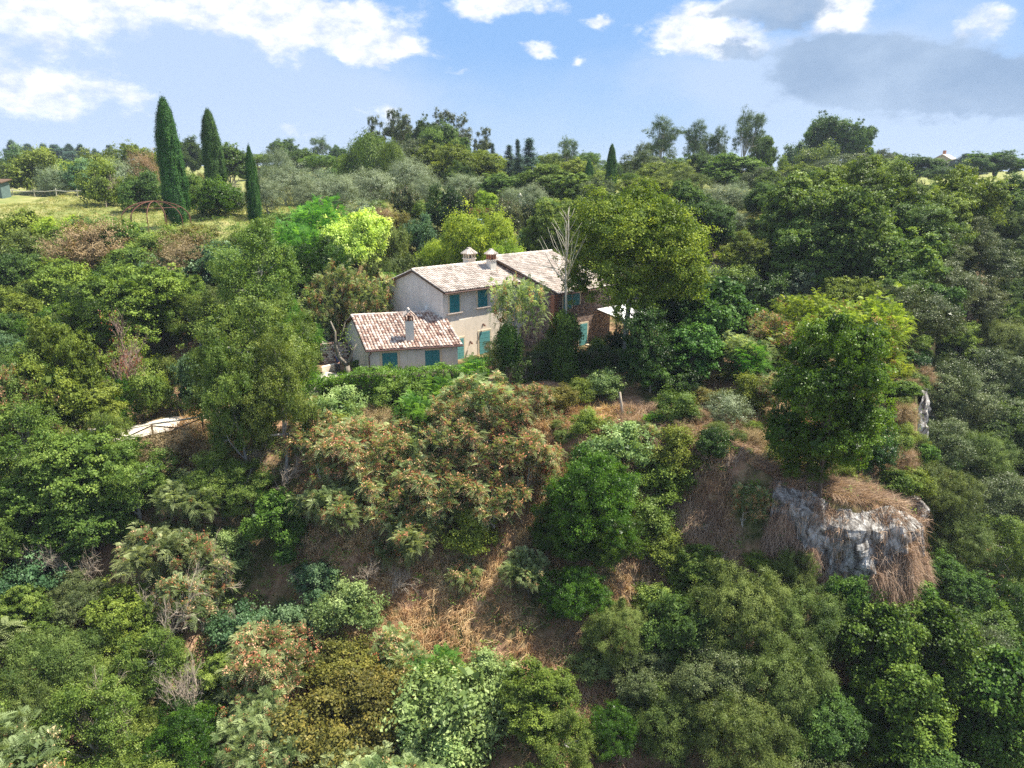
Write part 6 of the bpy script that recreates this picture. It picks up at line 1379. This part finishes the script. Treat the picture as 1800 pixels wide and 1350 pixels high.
n5 = fill(80, -9, 30, 70, 90, ['s_green', 's_elm', 's_willow', 's_yellow', 's_olive', 's_vivid'], 1.0, 2.0, .5, 'bush on the garden slope behind the farmhouse', 'bushes of the garden slope', lambda x, y, px, py: not (770 < px < 950 and 360 < py < 400))
n6 = fill(60, 30, 110, 56, 130, ['oak', 'maple', 'ylwoak', 's_oak'], 2.0, 4.0, .5, 'tree in the mass above the gorge rim', 'trees above the gorge rim', lambda x, y, px, py: px > 1340 and 330 < py < 620 and edge_info(np.array([x]), np.array([y]))[0][0] > 0)
n7 = fill(170, -200, 300, 125, 400, ['oak', 'maple', 'ylwoak', 'holm', 's_green', 's_elm'], 2.2, 4.2, .7, 'far tree of the wooded plateau under the skyline', 'far plateau trees', lambda x, y, px, py: not (px < 230 and py > 315) and py < 345)
n8 = fill(40, -60, 60, 48, 66, ['s_green', 's_vivid', 's_elm', 's_dark'], .9, 1.7, .6, 'low bush on the terrace right of the laurel', 'bushes right of the laurel', lambda x, y, px, py: px > 1170 and py > 540)
n9 = fill(45, -8, 26, 28, 45, ['s_yellow', 's_willow', 's_brown', 's_frond'], .5, .95, .75, 'small scattered scrub on the dry slope and bank', 'scattered scrub of the dry slope', lambda x, y, px, py: 640 < px < 1600 and 650 < py < 1150 and not (700 < px < 1020 and 1020 < py < 1200) and not (1330 < px < 1600 and py > 820))
n10 = fill(60, -14, 9, 37, 46, ['locust', 's_frond', 's_rusty'], 1.0, 1.7, .55, 'locust of the rust podded thicket between its larger neighbours', 'small locusts of the slope thicket', lambda x, y, px, py: 530 < px < 960 and 720 < py < 940)
n11 = fill(90, -120, 420, 300, 720, ['oak', 'holm', 'umbrella'], 4, 7, .6, 'hazy tree at the far horizon', 'horizon trees', lambda x, y, px, py: py < 330)
nE = fill(70, 22, 40, 36, 66, ['s_yellow', 's_elm', 's_ivy', 's_willow', 's_brown'], .6, 1.3, .3, 'small bush clinging to the rim of the side cliff', 'bushes on the cliff rim', lambda x, y, px, py: -2.2 < edge_info(np.array([x]), np.array([y]))[0][0] < 1.2 and edge_info(np.array([x]), np.array([y]))[1][0] > 11.6 and py < 840)
print('fill', nE, n1, n2, n3, n4, n5, n6, n7, n8, n9, n10, n11)

# ------------------------------------------------------------------ uncountable ground cover
def scatter_xy(r, n, x0, x1, y0, y1, dens):
    x = r.uniform(x0, x1, n); y = r.uniform(y0, y1, n); z = terrain(x, y); c, s = cos(PITCH), sin(PITCH); dz = z-CAMZ; t = y*c-dz*s; v = y*s+dz*c
    px = 900+F*x/np.maximum(t, .1); py = 675-F*v/np.maximum(t, .1); k = (t > 5) & (px > -150) & (px < 1950) & (py < 1500) & (r.rand(n) < dens(x, y, px, py)); return x[k], y[k], z[k]
def slope_dir(x, y):
    e = .4; gx_ = (terrain(x+e, y)-terrain(x-e, y))/(2*e); gy_ = (terrain(x, y+e)-terrain(x, y-e))/(2*e); n_ = unit(np.stack([-gx_, -gy_, np.ones_like(gx_)], -1)); dn = unit(np.stack([-gx_, -gy_, -(gx_**2+gy_**2)], -1)); return n_, dn
def dry_mask(x, y, px, py):
    nz = .5+.5*np.sin(x*.55+1)*np.sin(y*.6+2)+.3*np.sin(x*1.7+y*1.1)
    m = np.clip(nz+.25, .15, 1)*((px > 520) & (px < 1640) & (py > 640) & (py < 1330)); m = np.maximum(m, .9*((px > 190) & (px < 430) & (py > 590) & (py < 860)))
    d = edge_info(x, y)[0]; m = np.where((d < .3) & (d > -2.6) & (x > 13.5), .02, m)
    return np.where((y > 46.5) & (x > -14), 0, m)
def straw(name, label, n, x0, x1, y0, y1, dens, ln, wd, mat, seed, blades=11, droop=.55):
    r = np.random.RandomState(seed); x, y, z = scatter_xy(r, n, x0, x1, y0, y1, dens); N_, D_ = slope_dir(x, y); m = len(x); B = blades
    P0 = np.repeat(np.stack([x, y, z-.04], -1), B, 0)+r.randn(m*B, 3)*[.10, .10, .0]; Nn = np.repeat(N_, B, 0); Dd = np.repeat(D_, B, 0); patch = np.repeat(.5+.22*np.sin(x*1.9)*np.sin(y*1.6+1)+.12*r.randn(m), B)
    l = ln*r.uniform(.5, 1.5, m*B)[:, None]; d1 = unit(Nn*.9+np.array([0, 0, .4])+np.repeat(.35*r.randn(m, 3), B, 0)+.42*r.randn(m*B, 3)); d2 = unit(d1*.35+Dd*droop*1.6+np.repeat(.35*r.randn(m, 3), B, 0)+.4*r.randn(m*B, 3)); sd = unit(np.cross(d1, sph(r, m*B)))*wd/2
    a = P0; b = a+d1*l*.45; c = b+d2*l*.6; Q = np.concatenate([np.stack([a-sd, a+sd, b+sd*.8, b-sd*.8], 1), np.stack([b-sd*.8, b+sd*.8, c+sd*.15, c-sd*.15], 1)])
    ti = np.clip(patch+.08*r.randn(m*B), 0, 1); tag(obj(name, quads_mesh(name, Q, np.r_[ti, ti], [mat])), label, None, kind='stuff')
straw('dry_grass', 'dry tan grass and brambles covering the steep slope', 26000, -24, 27, 22, 50, dry_mask, .68, .034, L['straw'], 1, 12)
def cliff_vines():
    r = np.random.RandomState(21); X, Y, Z, nr = CLIFFS[0]; h, w = X.shape; n = 9000; i = r.randint(0, h-1, n); j = r.randint(0, w-1, n); v = i/h; u = j*.12
    keep = r.rand(n) < np.where(v < .5+.14*np.sin(u*.9+1)+.07*np.sin(u*2.7), .95, .02)+.35*(v > .92+.05*np.sin(u*1.7)); keep &= ~((np.abs(u-u.max()*.3) < 1.8) & (v < .45) & (r.rand(n) < .7))
    i = i[keep]; j = j[keep]; m = len(i); N_ = np.column_stack([nr[j], .25+0*j]); B = 9; P0 = np.repeat(np.stack([X[i, j], Y[i, j], Z[i, j]], -1), B, 0)+r.randn(m*B, 3)*.07; Nn = np.repeat(N_, B, 0)
    l = .8*r.uniform(.5, 1.5, m*B)[:, None]; d1 = unit(Nn*.8+np.repeat(.4*r.randn(m, 3), B, 0)+.3*r.randn(m*B, 3)); d2 = unit(Nn*.25+np.array([0, 0, -1.1])+.35*r.randn(m*B, 3)); sd = unit(np.cross(d1, sph(r, m*B)))*.015
    b = P0+d1*l*.35; c = b+d2*l*.75; Q = np.concatenate([np.stack([P0-sd, P0+sd, b+sd*.8, b-sd*.8], 1), np.stack([b-sd*.8, b+sd*.8, c+sd*.2, c-sd*.2], 1)]); ti = np.clip(np.repeat(.5+.2*r.randn(m), B)+.08*r.randn(m*B), 0, 1)
    tag(obj('hanging_vines', quads_mesh('hanging_vines', Q, np.r_[ti, ti], [L['vine']])), 'brown dead vines draping the lower part of the pale rock face', kind='stuff')
cliff_vines()
vmask = lambda x, y, px, py: np.where((edge_info(x, y)[0] < .2) & (edge_info(x, y)[0] > -2.4) & (x > 13.5), .03, 1.)*(1.0*((px > 1180) & (px < 1650) & (py > 760) & (py < 1140) & ~((px < 1560) & (py < 820)))+.5*((px > 1080) & (px < 1330) & (py > 640) & (py < 1000))+.25*((px > 600) & (px < 1100) & (py > 1050)))
straw('dry_vines', 'tangled grey brown dead vines hanging over the cliff', 30000, 3, 29, 24, 47, vmask, .85, .028, L['vine'], 2, 9, .9)
fmask = lambda x, y, px, py: .8*((y > 84) & (y < 135))
straw('meadow_grass', 'short green and straw coloured grass on the upper field', 52000, -75, 40, 80, 135, fmask, .34, .05, leaf_mat('meadow_grass', [(.14, .17, .05), (.26, .28, .10), (.45, .40, .20)], .3, var=.02), 3, 5, .2)
def under(name, label, n, x0, x1, y0, y1, dens, mat, seed, K=26, sp_=.22, ll=.14):
    r = np.random.RandomState(seed); x, y, z = scatter_xy(r, n, x0, x1, y0, y1, dens); m = len(x); N_, _ = slope_dir(x, y); h = r.uniform(0, .55, m); C = np.stack([x, y, z], -1)+N_*h[:, None]; CC = (C[:, None]+r.randn(m, K, 3)*[sp_, sp_, sp_*.6]).reshape(-1, 3)
    ti = np.clip(np.repeat(.45+.2*np.sin(x*.9)*np.cos(y*.8)+.15*r.randn(m), K)+.1*r.randn(m*K), 0, 1); tag(obj(name, quads_mesh(name, leaf_quads(r, CC, np.repeat(N_, K, 0), ll, ll*.55, None, .7), ti, [mat])), label, kind='stuff')
umask = lambda x, y, px, py: np.where((px > 600) & (px < 1640) & (py > 650) & (py < 1250) | (px > 225) & (px < 420) & (py > 600) & (py < 800), .34, 1.)*np.where((y > 46) & (y < 68) & (x > -16) & (x < 13), .0, 1)*np.where(np.abs(y-48.2-(x+20)*.28) < 2.2, np.where((x < -13) & (x > -34), 0, 1), 1)
under('undergrowth', 'low leafy undergrowth carpeting the wooded slopes', 15000, -75, 60, 8, 82, umask, L['elm'], 5)
under('ground_ivy', 'dark trailing ivy carpeting the shaded woodland floor', 9000, -75, 75, 8, 90, umask, L['ivy'], 6, ll=.16)
# ------------------------------------------------------------------ air
def haze():
    q = MB(); q.box((0, 900, 0), (9000, 9500, 200)); m = bpy.data.materials.new('haze'); m.use_nodes = True; t = NT(m.node_tree); t.n.clear()
    v = t.new('ShaderNodeVolumePrincipled'); v.inputs['Color'].default_value = (.72, .82, 1, 1); v.inputs['Density'].default_value = .00022; o = t.new('ShaderNodeOutputMaterial'); t.put(o.inputs['Volume'], v.outputs[0])
    h = q.build('haze', [m]); h.location = (0, 0, -50); tag(h, 'pale blue summer haze in the distance', kind='stuff')
haze()
print('objects', len(bpy.data.objects), 'time', round(time.time()-T0, 1))
